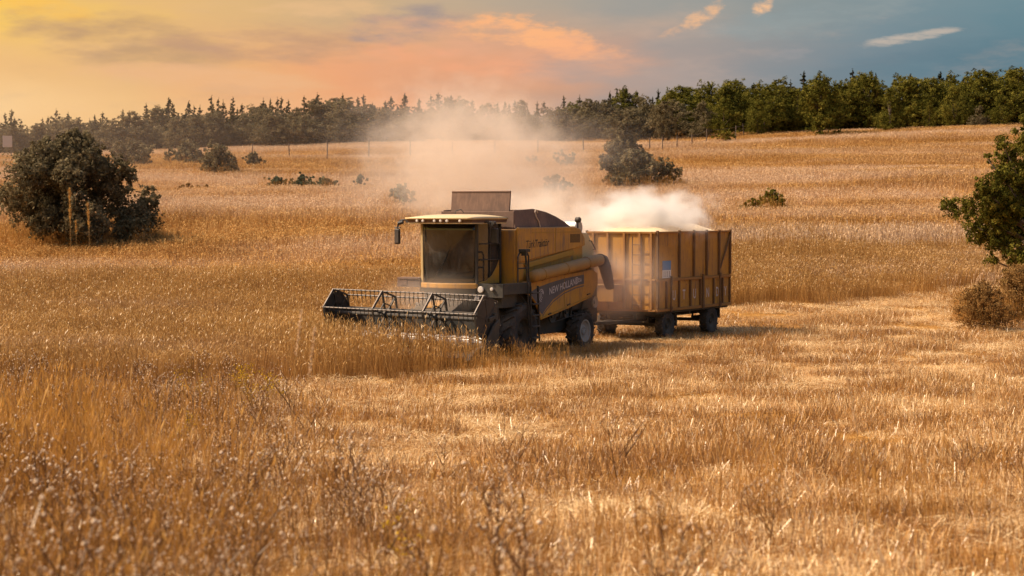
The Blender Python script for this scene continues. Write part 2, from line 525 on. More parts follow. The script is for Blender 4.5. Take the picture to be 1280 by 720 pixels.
flat_ = (vnoise(P[:, 0] * .6, P[:, 1], 1.6, 61) > .52) & (P[:, 1] < 25) & (P[:, 0] > -2)
idx = np.where(flat_, rng.integers(8, 11, n), np.where(pale, rng.integers(5, 8, n), rng.integers(0, 5, n)))
hv = (.6 + .75 * vnoise(P[:, 0], P[:, 1], 2.6, 17)) * np.where((np.abs(v_ - .4) < 3.2) & (u_ < 2), .6, 1) * np.where(trk, .5, 1)
scatter('wheat_stubble', drop(P), idx, np.stack([np.ones(n), np.ones(n), hv], -1), rng.random(n) < .5, ms,
        'short cut wheat stubble and loose pale straw in the foreground', 'stubble')

# dry weeds of the foreground: branching stems with pale seed heads
def octa(c, r_):
    n = len(c); o = np.array([[1, 0, 0], [0, 1, 0], [-1, 0, 0], [0, -1, 0], [0, 0, 1], [0, 0, -1.]])
    V = (c[:, None] + o[None] * np.broadcast_to(r_, n)[:, None, None]).reshape(-1, 3)
    k = np.arange(n)[:, None] * 6
    F = np.concatenate([k + np.array(f) for f in ([0, 1, 4, 4], [1, 2, 4, 4], [2, 3, 4, 4], [3, 0, 4, 4], [1, 0, 5, 5], [2, 1, 5, 5], [3, 2, 5, 5], [0, 3, 5, 5])])
    return V, F

def weed_plant(seed, h, nb, heads, headr, spread, wd=.0035, htint=.95, stint=.15, fill=30):
    r = np.random.default_rng(seed); parts = []
    B, T = [], []; hc = []
    for s_ in range(r.integers(2, 4)):
        a = r.uniform(0, 6.28); base = np.array([r.normal(0, .05), r.normal(0, .05), -.05])
        top = base + np.array([math.cos(a) * spread * .4, math.sin(a) * spread * .4, h * r.uniform(.75, 1)])
        B.append(base); T.append(top); hc.append(top)
        for k in range(nb):
            f = r.uniform(.3, .95); p = base + (top - base) * f
            a2 = r.uniform(0, 6.28); ln = spread * r.uniform(.5, 1.2) * (1.2 - f)
            q = p + np.array([math.cos(a2) * ln, math.sin(a2) * ln, ln * r.uniform(.7, 1.6)])
            B.append(p); T.append(q)
            for j in range(heads):
                a3 = r.uniform(0, 6.28); l3 = r.uniform(.03, .10)
                e = q + np.array([math.cos(a3) * l3, math.sin(a3) * l3, l3 * r.uniform(.3, 1.2)])
                B.append(q); T.append(e); hc.append(e)
    B = np.array(B); T = np.array(T); n = len(B)
    V, F = ribbons(B, T, wd, wd * .6, r.uniform(0, np.pi, n)); parts.append((V, F, np.tile(np.clip(r.normal(stint, .08, n), 0, 1), 2)))
    hc = np.array(hc); V, F = octa(hc, headr * r.uniform(.5, 1.25, len(hc)))
    parts.append((V, F, np.tile(np.clip(r.normal(htint, .14, len(hc)), 0, 1), 8)))
    if fill:
        b = np.stack([r.normal(0, spread, fill), r.normal(0, spread, fill), np.zeros(fill)], -1)
        t = b + np.stack([r.normal(0, .08, fill), r.normal(0, .08, fill), h * r.uniform(.3, .75, fill)], -1)
        V, F = ribbons(b, t, .004, .001, r.uniform(0, np.pi, fill)); parts.append((V, F, np.tile(np.clip(r.normal(.42, .12, fill), 0, 1), 2)))
    return join(parts)

M['weed'] = leafmat('dry_weed', (.075, .032, .013), (.27, .125, .034), (.78, .60, .42), .25, .02, None, .2)
M['goldgrass'] = leafmat('tall_dry_grass', (.22, .095, .018), (.42, .20, .042), (.58, .33, .09), .4, .03, None, .3)
M['yellow'] = leafmat('yellow_flowers', (.10, .06, .015), (.35, .2, .03), (.65, .40, .03), .3, 0, None, .2)

def weedline(y): return np.interp(y, [8, 17, 30, 46], [.6, -.6, -3.2, -5.2])
P = jgrid(8, 46, .36, 4); x, y = P[:, 0], P[:, 1]
pr = np.clip((weedline(y) - x) / 2.2 + .25, 0, 1) * (.35 + .65 * (vnoise(x, y, 2.2, 31) > .40)) * np.interp(y, [8, 30, 40, 46], [.62, .55, .35, .18])
pr = np.maximum(pr, .06 * (y < 24) * (vnoise(x, y, 1.7, 33) > .5))
P = P[(rng.random(len(P)) < pr) & ~inside(x, y)]
ms = [np_mesh('weed_clump', *(lambda q: (q[0], q[1], M['weed'], q[2]))(weed_plant(200 + i, .66, 6, 2, .0085, .22, .0035, .80, .16, 24))) for i in range(5)]
ms += [np_mesh('weed_clump', *(lambda q: (q[0], q[1], M['weed'], q[2]))(weed_plant(230 + i, .80, 7, 1, .013, .28, .0045, .84, .08, 16))) for i in range(3)]
n = len(P)
scatter('dry_weeds', drop(P), rng.integers(0, 8, n), .6 + .8 * rng.random(n), None, ms,
        'brown branching dry weeds with pale fluffy seed heads in the near corner', 'weeds', yaw=rng.uniform(0, 6.28, n))

# tall thin golden grass, mostly left and along the bottom edge
def tall_grass(seed, n, h, size):
    r = np.random.default_rng(seed)
    b = np.stack([r.normal(0, size, n), r.normal(0, size, n), np.full(n, -.04)], -1)
    hh = h * r.uniform(.5, 1.05, n); a = r.uniform(0, 6.28, n); le = np.abs(r.normal(.10, .09, n))
    t = b + np.stack([np.cos(a) * le * hh, np.sin(a) * le * hh, hh], -1)
    V, F = ribbons(b, t, .0028, .0018, r.uniform(0, np.pi, n), .03)
    ax = unit(np.stack([np.cos(a) * .4, np.sin(a) * .4, np.ones(n)], -1))
    ti = np.clip(r.normal(.5, .2, n), 0, 1)
    V2, F2 = diamonds(t + ax * .05, r.uniform(.04, .10, n), .0075, ax, r.uniform(0, np.pi, n))
    return join([(V, F, np.tile(ti * .9, 2)), (V2, F2, ti)])
P = jgrid(8, 44, .42, 4); x, y = P[:, 0], P[:, 1]
leftness = np.clip((-.11 * y - x) / (.1 * y) , 0, 1)
pr = .42 * leftness * (vnoise(x, y, 1.8, 41) > .45) * (y < 40) + .50 * (vnoise(x, y, 1.9, 43) > .45) * (y < 21) + .012
P = P[(rng.random(len(P)) < pr) & ~inside(x, y)]
Q = np.array([loc(a, b) for a, b in zip(rng.uniform(2.2, 6.2, 46), rng.uniform(2.75, 4.3, 46))] + [loc(a, b) for a, b in zip(rng.uniform(-2.4, 2.4, 26), rng.uniform(2.1, 3.1, 26))])
P = np.concatenate([P, Q])
ms = [np_mesh('tall_grass_clump', *(lambda q: (q[0], q[1], M['goldgrass'], q[2]))(tall_grass(300 + i, 26, .85, .17))) for i in range(6)]
n = len(P); far_ = np.clip(1 - np.abs(P[:, 1] - 26) / 20, .0, 1)
scatter('tall_dry_grass', drop(P), rng.integers(0, 6, n), (.5 + .5 * rng.random(n)) * (.75 + .45 * far_) * (1 + .45 * (P[:, 0] < -.13 * P[:, 1]) * far_), None, ms,
        'tall thin golden grass standing in the near field', 'grass', yaw=rng.uniform(0, 6.28, n))

# small yellow flowers
P = []
for p in ((305, 455), (318, 470), (290, 462), (335, 478), (60, 505), (95, 512), (240, 520), (320, 460), (228, 470), (190, 495), (502, 698), (30, 520), (250, 480)):
    for k in range(2):
        q = at(p[0] + rnd.gauss(0, 14), p[1] + 34 + rnd.gauss(0, 8)); P.append((q.x, q.y))
P = np.array(P); n = len(P)
ms = [np_mesh('flower_clump', *(lambda q: (q[0], q[1], M['yellow'], q[2]))(weed_plant(400 + i, .6, 5, 3, .014, .18, .003, .95, .1, 8))) for i in range(3)]
scatter('yellow_flowers', drop(P), rng.integers(0, 3, n), .7 + .5 * rng.random(n), None, ms,
        'sparse small yellow flowers among the near weeds', 'flowers', yaw=rng.uniform(0, 6.28, n))
# ================================================================ trees and bushes
M['bark'] = paint('bark', (.09, .06, .04), (.16, .11, .07), .5, .9, scale=5)
M['oak_leaf'] = leafmat('oak_leaves', (.030, .032, .007), (.098, .088, .014), (.225, .18, .032), .3, .0, None, .5)
M['pine_leaf'] = leafmat('pine_needles', (.022, .027, .010), (.058, .060, .020), (.125, .115, .035), .2, .0, None, .5)
M['sage_leaf'] = leafmat('grey_green_leaves', (.04, .05, .03), (.095, .105, .06), (.17, .17, .10), .3, .0, None, .5)
M['dry_leaf'] = leafmat('dry_brush_twigs', (.12, .062, .02), (.26, .14, .045), (.42, .25, .09), .3, .0, None, .5)
M['dull_leaf'] = leafmat('haze_browned_leaves', (.060, .046, .024), (.14, .108, .055), (.25, .19, .10), .3, .0, None, .5)  # lifted and browned so the leaf colour carries some dust haze

def leaves(c, nrm, r, ll, lw, tint, spread=.8):
    """quads about c facing loosely outward"""
    n = len(c)
    nn = unit(nrm + r.normal(0, spread, (n, 3)))
    a = unit(np.cross(nn, r.normal(0, 1, (n, 3)))); b = np.cross(nn, a)
    ll = (ll * r.uniform(.6, 1.4, n))[:, None]; lw = (lw * r.uniform(.6, 1.4, n))[:, None]
    V = np.stack([c - a * ll, c + b * lw - a * ll * .1, c + a * ll, c - b * lw - a * ll * .1], 1).reshape(-1, 3)
    return V, np.arange(4 * n).reshape(-1, 4), tint

def broad_crown(seed, n, lobes, leaf, hgt=1.0, rad=.5, base=.06, shape=.75, jag=.35, lobe=(.26, .48), lw=.6, per=22, low=.7):
    """crown of height hgt and half width rad: clumps on lobes, gaps between"""
    r = np.random.default_rng(seed)
    C, S = [], []
    k = min(rad, hgt * .55)
    for i in range(lobes):
        z = r.uniform(0, 1) ** .9
        env = (1 - abs(2 * z - .75) ** 2.2 * .55) if z > .375 else low + (1 - low) * z / .375
        env *= max(.2, 1 - max(0, z - .55) ** 1.3 * 1.9 * shape)
        a = r.uniform(0, 6.28); q = math.sqrt(r.uniform(.05, 1))
        s_ = k * r.uniform(*lobe) * (1 - .4 * z)
        e = max(0, rad * env * q - s_ * .5)
        C.append((math.cos(a) * e, math.sin(a) * e, min(base + s_ * .5 + (hgt - base) * .93 * z, hgt - s_ * .7)))
        S.append(s_)
    C = np.array(C); S = np.array(S)
    nc = max(12, n // per)
    li = r.choice(lobes, nc, p=S ** 2 / (S ** 2).sum())
    d = unit(r.normal(0, 1, (nc, 3)))
    cc = C[li] + d * (S[li] * (.45 + jag * np.abs(r.normal(0, 1, nc)) + .35 * r.random(nc)))[:, None]
    cs = S[li] * r.uniform(.20, .42, nc)
    ci = r.integers(0, nc, n)
    dd = unit(r.normal(0, 1, (n, 3)))
    p = cc[ci] + dd * (cs[ci] * r.random(n) ** .5)[:, None]
    p[:, 2] = np.where(p[:, 2] < base * .3, base * .3 + .3 * np.abs(p[:, 2]) * r.random(n), p[:, 2])
    nrm = unit(d[ci] * .9 + dd * .6)
    ct = r.normal(.55, .22, nc)
    V, F, T = leaves(p, nrm, r, leaf, leaf * lw, np.clip(ct[ci] + r.normal(0, .12, n), 0, 1))
    return V, F, T, C

def limbs(mb, C, r, top, r0, k=7):
    """tapered trunk and limbs to some lobes"""
    mb.tube([(0, 0, -.05), (r.normal(0, .01), r.normal(0, .01), top * .4), (r.normal(0, .03), r.normal(0, .03), top)], [r0, r0 * .7, r0 * .25], 7)
    for i in range(min(k, len(C))):
        c = C[i]; z0 = max(.02, min(top * .8, c[2] * .55))
        mb.tube([(0, 0, z0), (c[0] * .45, c[1] * .45, z0 + (c[2] - z0) * .6), tuple(c)], [r0 * .5, r0 * .3, r0 * .1], 5)

def pine_crown(seed, n, hgt=1.0, rad=.2, base=.1, sparse=.3, blunt=.25, fork=False):
    """young pine: branches at uneven heights sweeping up, needle tufts on their outer halves, a short leader"""
    r = np.random.default_rng(seed)
    P_, NR, CT, SZ = [], [], [], []
    mb = MB(); bx, by = r.normal(0, .02, 2)
    mb.tube([(0, 0, -.03), (bx * .4, by * .4, hgt * .5), (bx, by, hgt * .97)], [.018, .011, .003], 6)
    nb = int(150 * (1 - sparse * .6))
    lob = r.uniform(0, 6.28)
    for k in range(nb):
        f = r.random() ** 1.05
        z = base + (hgt * .95 - base) * f
        a = r.uniform(0, 6.28)
        env = rad * ((1 - f) ** .95 * (1 - blunt) + blunt * (1 - f ** 4)) * (.5 + .5 * min(1, f / .15)) * (1 + .28 * math.sin(a * 2 + lob) + .18 * math.sin(f * 9 + lob * 3))
        L_ = max(.02, env * r.uniform(.45, 1.25))
        rise = r.uniform(.1, .45) + .5 * f
        o = np.array([bx * f, by * f, z]); tip = np.array([math.cos(a) * L_, math.sin(a) * L_, L_ * rise])
        mb.tube([o, o + tip * .55 - np.array([0, 0, .03 * L_]), o + tip], [.004, .003, .001], 4, False)
        m = max(1, int(5 * L_ / rad + .6)); ct = r.normal(.46, .2)
        for j in range(m):
            t = .35 + .68 * (j + r.random() * .6) / m
            P_.append(o + tip * t + r.normal(0, .010, 3)); NR.append(unit(tip + np.array([0, 0, .6 * L_]))); CT.append(ct); SZ.append(r.uniform(.6, 1.15) * (1 - .62 * f))
    for j in range(6):
        P_.append(np.array([bx, by, hgt * (.90 + .02 * j)]) + r.normal(0, .003, 3)); NR.append(np.array([0, 0, 1.])); CT.append(.5); SZ.append(.34 - .04 * j)
    P_ = np.array(P_); NR = np.array(NR); CT = np.array(CT); SZ = np.array(SZ)
    ci = r.integers(0, len(P_), n)
    ax = unit(NR[ci] * .7 + r.normal(0, .6, (n, 3)))
    c = P_[ci] + ax * (.030 * SZ[ci] * r.uniform(.1, 1.0, n))[:, None]
    ll = (.022 * SZ[ci] * r.uniform(.7, 1.5, n))[:, None]; b = unit(np.cross(ax, r.normal(0, 1, (n, 3)))) * .0075
    V = np.stack([c - ax * ll, c + b, c + ax * ll, c - b], 1).reshape(-1, 3)
    return V, np.arange(4 * n).reshape(-1, 4), np.clip(CT[ci] + r.normal(0, .1, n), 0, 1), mb

def tree_proto(kind, seed, n=3000, leaf=.02, mat='oak_leaf', **kw):
    """returns (crown mesh, trunk mesh) of unit height"""
    if kind == 'pine':
        V, F, T, mb = pine_crown(seed, n, **kw)
    else:
        lob = kw.pop('lobes', 26)
        V, F, T, C = broad_crown(seed, n, lob, leaf, **kw)
        hg = kw.get('hgt', 1.0); mb = MB(); limbs(mb, C, np.random.default_rng(seed), .6 * hg, .022 * hg)
    o = mb.build('trunk', M['bark']); me = o.data; bpy.data.objects.remove(o)
    return np_mesh('crown', V, F, M[mat], T), me

def plant(name, proto, x, y, h, w=None, rz=None, label='', cat='tree', group=None, sink=.03, part=('crown', 'trunk')):
    """h height, w factor of the width"""
    o = empty(name, (x, y, g(x, y) - sink * h), rnd.uniform(0, 6.28) if rz is None else rz)
    ww = h * (w or 1.0)
    o.scale = (ww, ww, h)
    c = bpy.data.objects.new(part[0], proto[0]); col.objects.link(c); c.parent = o
    t = bpy.data.objects.new(part[1], proto[1]); col.objects.link(t); t.parent = o
    tag(o, label, cat, group)
    return o

pines = [tree_proto('pine', 500 + i, 9000, mat='pine_leaf', rad=.24 + .04 * (i % 4), base=.04, sparse=.1 + .15 * (i % 3), blunt=.02 + .05 * (i % 4)) for i in range(10)]
oaks = [tree_proto('broad', 540 + i, 12000, .0135, 'oak_leaf', lobes=34, rad=.42, shape=.6 + .2 * (i % 2)) for i in range(6)]
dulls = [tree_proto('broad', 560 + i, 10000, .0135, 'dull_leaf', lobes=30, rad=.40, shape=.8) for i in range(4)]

def prof(px, xs, ys): return float(np.interp(px, xs, ys))
TX = [-80, 0, 60, 100, 150, 200, 240, 300, 350, 400, 440, 500, 560, 600, 640, 700, 760, 830, 900, 960, 1000, 1040, 1090, 1150, 1200, 1240, 1280, 1360]
TT = [146, 143, 142, 138, 133, 127, 123, 121, 121, 119, 117, 122, 116, 122, 121, 120, 113, 110, 99, 102, 97, 96, 92, 92, 88, 85, 79, 74]
def tree_at(px, Y, ytop, name, proto, w, label, group=None, cat='tree', **kw):
    x = xpix(px, ytop, Y); h = zpix(ytop, Y) - g(x, Y)
    return plant(name, proto, x, Y, max(h, 2.0) * 1.03, w, label=label, cat=cat, group=group, **kw)

GL = 'pines of the hazy left part of the tree line'
px = -70.0
while px < 565:
    yt = prof(px, TX, TT) + rnd.choice([0, 1, 5, 9, 14, 19]) + rnd.gauss(0, 3)
    tree_at(px, rnd.uniform(218, 250), yt, 'pine_tree', rnd.choice(pines), rnd.uniform(.95, 1.35), 'dark pointed pine in the hazy tree line under the orange sky', GL)
    px += rnd.uniform(5, 9.5)
px = -75.0
while px < 565:   # lower trees that close the wood below the tops
    yt = prof(px, TX, TT) + rnd.choice([8, 13, 18, 24, 30]) + rnd.gauss(0, 2)
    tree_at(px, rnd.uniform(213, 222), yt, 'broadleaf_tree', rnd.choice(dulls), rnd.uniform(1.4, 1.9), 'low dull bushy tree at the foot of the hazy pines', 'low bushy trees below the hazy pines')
    px += rnd.uniform(9, 15)
px = 560.0
while px < 850:
    yt = prof(px, TX, TT) + rnd.choice([0, 3, 6, 11]) + rnd.gauss(0, 2)
    if rnd.random() < .42:
        tree_at(px, rnd.uniform(218, 248), yt, 'pine_tree', rnd.choice(pines), rnd.uniform(1.0, 1.4), 'brownish veiled pine in the tree line above the dust cloud', 'pines above the dust cloud')
    else:
        tree_at(px, rnd.uniform(218, 236), yt + 4, 'broadleaf_tree', rnd.choice(dulls + oaks[:2]), rnd.uniform(.9, 1.25), 'round topped tree in the tree line above the dust cloud', 'round trees above the dust cloud')
    px += rnd.uniform(6, 11)
px = 572.0
while px < 850:
    yt = prof(px, TX, TT) + rnd.uniform(14, 28)
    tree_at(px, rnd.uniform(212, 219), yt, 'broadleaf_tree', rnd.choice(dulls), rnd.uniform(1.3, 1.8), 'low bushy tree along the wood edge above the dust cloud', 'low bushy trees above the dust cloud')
    px += rnd.uniform(10, 17)
px = 850.0
while px < 1350:
    yt = prof(px, TX, TT) + rnd.choice([-2, 2, 6, 10, 16]) + rnd.gauss(0, 3)
    tree_at(px, rnd.uniform(228, 256), yt, 'pine_tree', rnd.choice(pines), rnd.uniform(1.1, 1.6), 'dark green pine whose tip tops the wood under the blue sky', 'pines topping the wood at the blue sky')
    px += rnd.uniform(9, 22)
px = 850.0
while px < 1350:
    yt = prof(px, TX, TT) + rnd.choice([3, 6, 9, 14, 20, 26]) + rnd.gauss(0, 2)
    tree_at(px, rnd.uniform(218, 230), yt, 'oak_tree', rnd.choice(oaks), rnd.uniform(1.1, 1.5), 'green broad oak in the front of the wood under the blue sky', 'oaks in the front of the wood under the blue sky')
    px += rnd.uniform(8, 14)
# trees at the wood's edge that stand out
for px, Y, yt, w, pr, nm, lb in (
    (1025, 203, 93, 1.12, oaks[0], 'oak_tree', 'broad leafy oak jutting out of the wood edge, standing nearest the field'),
    (1112, 208, 112, 1.15, oaks[1], 'oak_tree', 'wide dark based oak just beside the narrow cypress shaped tree'),
    (1162, 207, 128, .62, oaks[2], 'cypress_tree', 'short narrow upright tree in front of the oaks'),
    (1193, 214, 108, 1.0, oaks[3], 'oak_tree', 'tall oak on the far side of the narrow upright tree'),
    (1224, 210, 133, 1.05, dulls[0], 'broadleaf_tree', 'low rounded brownish tree at the wood edge by the near oak'),
    (1252, 211, 120, 1.1, oaks[4], 'oak_tree', 'oak at the wood edge partly behind the near oak'),
    (905, 213, 122, 1.05, oaks[5], 'oak_tree', 'round oak at the wood edge above the low dark shrub'),
    (948, 214, 128, 1.1, oaks[2], 'oak_tree', 'wide low oak over the end of the post fence'),
    (829, 208, 126, 1.0, dulls[1], 'broadleaf_tree', 'small round brownish tree above the pointed field tree'),
    (878, 214, 128, 1.2, dulls[2], 'broadleaf_tree', 'dull spreading tree behind the post fence'),
):
    tree_at(px, Y, yt, nm, pr, w, lb)

# ---------------------------------------------------------------- bushes of the field
def bush(px0, px1, ytop, ybase, name, mat, n, leaf, seed, label, cat='bush', lobes=24, shape=.4, jag=.4, kind='broad', group=None, **kw):
    pc = (px0 + px1) / 2
    b = at(pc, ybase); Y = b.y
    h = zpix(ytop, Y) - b.z; wid = (px1 - px0) / FX * Y
    if kind == 'broad':
        pr = tree_proto(kind, seed, n, leaf, mat, lobes=lobes, rad=wid / 2, hgt=h, base=.02, shape=shape, jag=jag, low=.95, **kw)
        o = plant(name, pr, b.x, Y, 1.0, 1.0, rz=seed * 1.7, label=label, cat=cat, group=group, part=('foliage', 'stem'), sink=.02)
        return o
    pr = tree_proto('pine', seed, n, mat=mat, rad=.3, base=.02, blunt=.12, sparse=.1)
    return plant(name, pr, b.x, Y, h, wid / h * 1.35, rz=seed * 1.7, label=label, cat=cat, group=group)

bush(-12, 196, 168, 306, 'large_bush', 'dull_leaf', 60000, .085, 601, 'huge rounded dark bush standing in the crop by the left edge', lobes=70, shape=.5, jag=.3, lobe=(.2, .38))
bush(752, 812, 152, 232, 'field_tree', 'dull_leaf', 16000, .085, 603, 'pointed dark tree rising out of the wide bush behind the grain trailer', 'tree', lobes=34, shape=2.0, jag=.35, lobe=(.26, .46))
bush(738, 850, 190, 236, 'wide_bush', 'dull_leaf', 18000, .09, 604, 'wide low bush around the foot of the pointed field tree', shape=.2, lobes=34)
bush(924, 957, 249, 267, 'small_shrub', 'oak_leaf', 2200, .07, 605, 'low dark green shrub, the flatter of the two beyond the trailer', lobes=16, shape=.2, lobe=(.45, .75))
bush(948, 984, 238, 265, 'small_shrub', 'oak_leaf', 2800, .07, 606, 'upright dark green shrub, the taller of the two beyond the trailer', lobes=16, shape=.9, lobe=(.40, .7))
bush(891, 921, 160, 179, 'small_shrub', 'oak_leaf', 2200, .08, 607, 'dark round shrub by the post fence under the wood', lobes=16, lobe=(.4, .7))
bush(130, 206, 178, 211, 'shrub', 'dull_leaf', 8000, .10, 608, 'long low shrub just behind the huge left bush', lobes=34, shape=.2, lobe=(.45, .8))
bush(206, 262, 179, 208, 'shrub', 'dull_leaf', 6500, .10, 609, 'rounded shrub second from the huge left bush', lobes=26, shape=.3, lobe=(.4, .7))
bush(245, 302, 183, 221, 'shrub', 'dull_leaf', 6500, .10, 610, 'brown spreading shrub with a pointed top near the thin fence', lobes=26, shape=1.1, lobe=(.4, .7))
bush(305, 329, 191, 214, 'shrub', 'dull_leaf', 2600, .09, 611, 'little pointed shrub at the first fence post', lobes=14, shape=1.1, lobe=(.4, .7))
for i, (a, b_, t, bs) in enumerate(((328, 364, 222, 237), (360, 392, 219, 238), (388, 424, 223, 239))):
    bush(a, b_, t, bs, 'grey_shrub', 'sage_leaf', 2600, .08, 620 + i,
         ('low grey green shrub, first of the row of three in the slope', 'middle shrub of the grey green row, tallest of the three', 'grey green shrub ending the row of three towards the dust')[i], lobes=18, shape=.2, lobe=(.45, .8))
bush(441, 458, 219, 234, 'grey_shrub', 'sage_leaf', 900, .08, 624, 'tiny lone grey shrub beside the dust cloud', lobes=12, shape=.6, lobe=(.4, .7))
bush(483, 523, 231, 256, 'grey_shrub', 'sage_leaf', 2200, .09, 625, 'grey shrub fading in the dust above the cab mirror', lobes=18, shape=.5, lobe=(.4, .7))
bush(655, 684, 196, 206, 'grey_shrub', 'sage_leaf', 1200, .09, 626, 'flat veiled shrub far up the dusty slope', lobes=14, shape=.2, lobe=(.4, .7))
bush(686, 724, 190, 209, 'grey_shrub', 'sage_leaf', 1600, .09, 627, 'veiled rounded shrub in line with the thin fence', lobes=16, shape=.3, lobe=(.4, .7))
bush(674, 716, 219, 244, 'grey_shrub', 'sage_leaf', 2000, .09, 628, 'veiled grey shrub over the grain tank', lobes=18, shape=.5, lobe=(.4, .7))
bush(204, 266, 230, 239, 'grass_tuft', 'dry_leaf', 1800, .09, 629, 'flat dark tuft of rough grass on the left slope', 'grass tuft', lobes=12, shape=.1)
bush(838, 856, 163, 176, 'bare_shrub', 'dry_leaf', 350, .07, 630, 'thin twiggy bare shrub between the fence posts, darker one', lobes=7, shape=.3)
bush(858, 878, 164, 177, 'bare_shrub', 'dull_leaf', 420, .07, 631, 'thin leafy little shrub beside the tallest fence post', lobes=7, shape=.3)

# the near oak at the right edge: crown of its own with an open outline
b0 = at(1285, 372)
def near_oak():
    Y = b0.y - 1.0; r = np.random.default_rng(77)
    x0 = xpix(1296, 360, Y)
    o = empty('oak_tree', (x0, Y, g(x0, Y) - .05))
    tag(o, 'near leafy green oak leaning in from the right edge', 'tree')
    C = []
    for (px, py, s_) in ((1196, 258, .50), (1212, 262, .5), (1230, 248, .6), (1246, 302, .6), (1258, 262, .8), (1270, 230, .8), (1280, 290, .9), (1222, 238, .55), (1240, 268, .75), (1232, 296, .6), (1256, 240, .7), (1262, 200, .65), (1276, 176, .6), (1290, 150, .6),
                         (1262, 285, .8), (1285, 265, .9), (1285, 215, .8), (1270, 318, .65), (1288, 330, .65), (1248, 222, .5), (1215, 282, .4), (1238, 325, .22), (1310, 200, 1.0), (1330, 250, 1.2),
                         (1320, 300, 1.0), (1350, 190, 1.0), (1370, 260, 1.2), (1345, 330, .8), (1228, 200, .22), (1252, 180, .3), (1310, 130, .7), (1340, 120, .8), (1278, 345, .5)):
        C.append((xpix(px, py, Y) - x0, r.uniform(-1.6, 1.6) * (.3 + s_), zpix(py, Y) - o.location.z, s_))
    C = np.array(C); S = C[:, 3]; nc = 2500; li = r.choice(len(C), nc, p=S ** 2 / (S ** 2).sum())
    d = unit(r.normal(0, 1, (nc, 3))); cc = C[li, :3] + d * (S[li] * r.uniform(.15, 1.1, nc))[:, None]; cs = r.uniform(.08, .2, nc)
    n = 80000; ci = r.integers(0, nc, n); dd = unit(r.normal(0, 1, (n, 3)))
    p = cc[ci] + dd * (cs[ci] * r.random(n) ** .5)[:, None]
    ct = r.normal(.5, .2, nc)
    V, F, T = leaves(p, unit(d[ci] * .7 + dd * .6), r, .05, .032, np.clip(ct[ci] + r.normal(0, .12, n), 0, 1))
    c = bpy.data.objects.new('crown', np_mesh('crown', V, F, M['oak_leaf'], T)); col.objects.link(c); c.parent = o
    mb = MB(); mb.tube([(0, 0, -.1), (.1, 0, 1.6), (.3, .1, 3.6), (.4, 0, 5.4)], [.2, .16, .1, .04], 9)
    for q in C:
        z0 = max(.8, q[2] * .6); mb.tube([(.1, 0, z0), (q[0] * .5, q[1] * .5, z0 + (q[2] - z0) * .45), tuple(q[:3])], [.07, .045, .015], 6)
    mb.build('trunk', M['bark'], o, smooth=True)
near_oak()
bush(1192, 1266, 356, 414, 'dry_brush', 'dry_leaf', 14000, .030, 640, 'brown dry brush under the near oak', lobes=26, shape=.3, lobe=(.4, .7))
bush(1236, 1306, 336, 404, 'dry_brush', 'dry_leaf', 16000, .030, 641, 'dry brown brush against the trunk of the near oak, the taller clump', lobes=26, shape=.4, lobe=(.4, .7))

# rough uncut grass round the feet of the bushes
Q = []
for (a, b_, yb, k) in ((0, 200, 306, 90), (738, 852, 236, 60), (922, 986, 266, 26), (130, 206, 211, 24), (206, 262, 208, 18), (245, 302, 221, 18), (328, 424, 238, 24), (483, 523, 256, 10), (1196, 1300, 402, 120), (890, 922, 179, 8), (305, 329, 214, 8)):
    for i in range(k):
        q = at(rnd.uniform(a - 6, b_ + 6), yb + rnd.uniform(-3, 5)); Q.append((q.x + rnd.gauss(0, .2), q.y + rnd.gauss(0, .5)))
Q = np.array(Q); n = len(Q)
scatter('rough_grass', drop(Q), rng.integers(0, 6, n), .7 + .7 * rng.random(n), None, [o_.data for o_ in bpy.data.collections['tall_dry_grass_clumps'].objects],
        'rough dry grass round the feet of the bushes', 'grass', yaw=rng.uniform(0, 6.28, n))

# ---------------------------------------------------------------- fence and signboard
M['post'] = paint('weathered_post', (.12, .085, .06), (.22, .15, .09), .4, .85, scale=6)
M['wire'] = paint('rusty_wire', (.16, .12, .10), amt=.3, rough=.6, metal=.4)
fp = [(315, 180, 197), (362, 178, 202), (409, 177, 203), (461, 172, 201), (513, 176, 200), (565, 177, 200), (618, 176, 199), (672, 174, 198), (730, 172, 198), (771, 174, 197), (812, 172, 194), (828, 171, 192), (846, 170, 190), (865, 168, 188), (883, 161, 182), (919, 157, 178), (930, 154, 171), (941, 153, 170), (955, 152, 168)]
fr = empty('wire_fence', tuple(at(565, 200)))
tag(fr, 'thin wire fence on slender posts crossing the upper field', 'fence')
tops = []
for a, t, b_ in fp:
    q = at(a, b_); h = zpix(t, q.y) - q.z
    m_ = MB(); rel = q - fr.location
    m_.tube([rel + Vector((0, 0, -.3)), rel + Vector((rnd.gauss(0, .04), 0, h))], .055, 7)
    m_.build('post', M['post'], fr)
    tops.append((rel, h))
m_ = MB()
for k in (.35, .62, .9):
    for (p0, h0), (p1, h1) in zip(tops, tops[1:]):
        A = p0 + Vector((0, 0, h0 * k)); B = p1 + Vector((0, 0, h1 * k)); mid = (A + B) / 2 - Vector((0, 0, .06))
        m_.tube([A, mid, B], .006, 4, False)
m_.build('wire', M['wire'], fr)

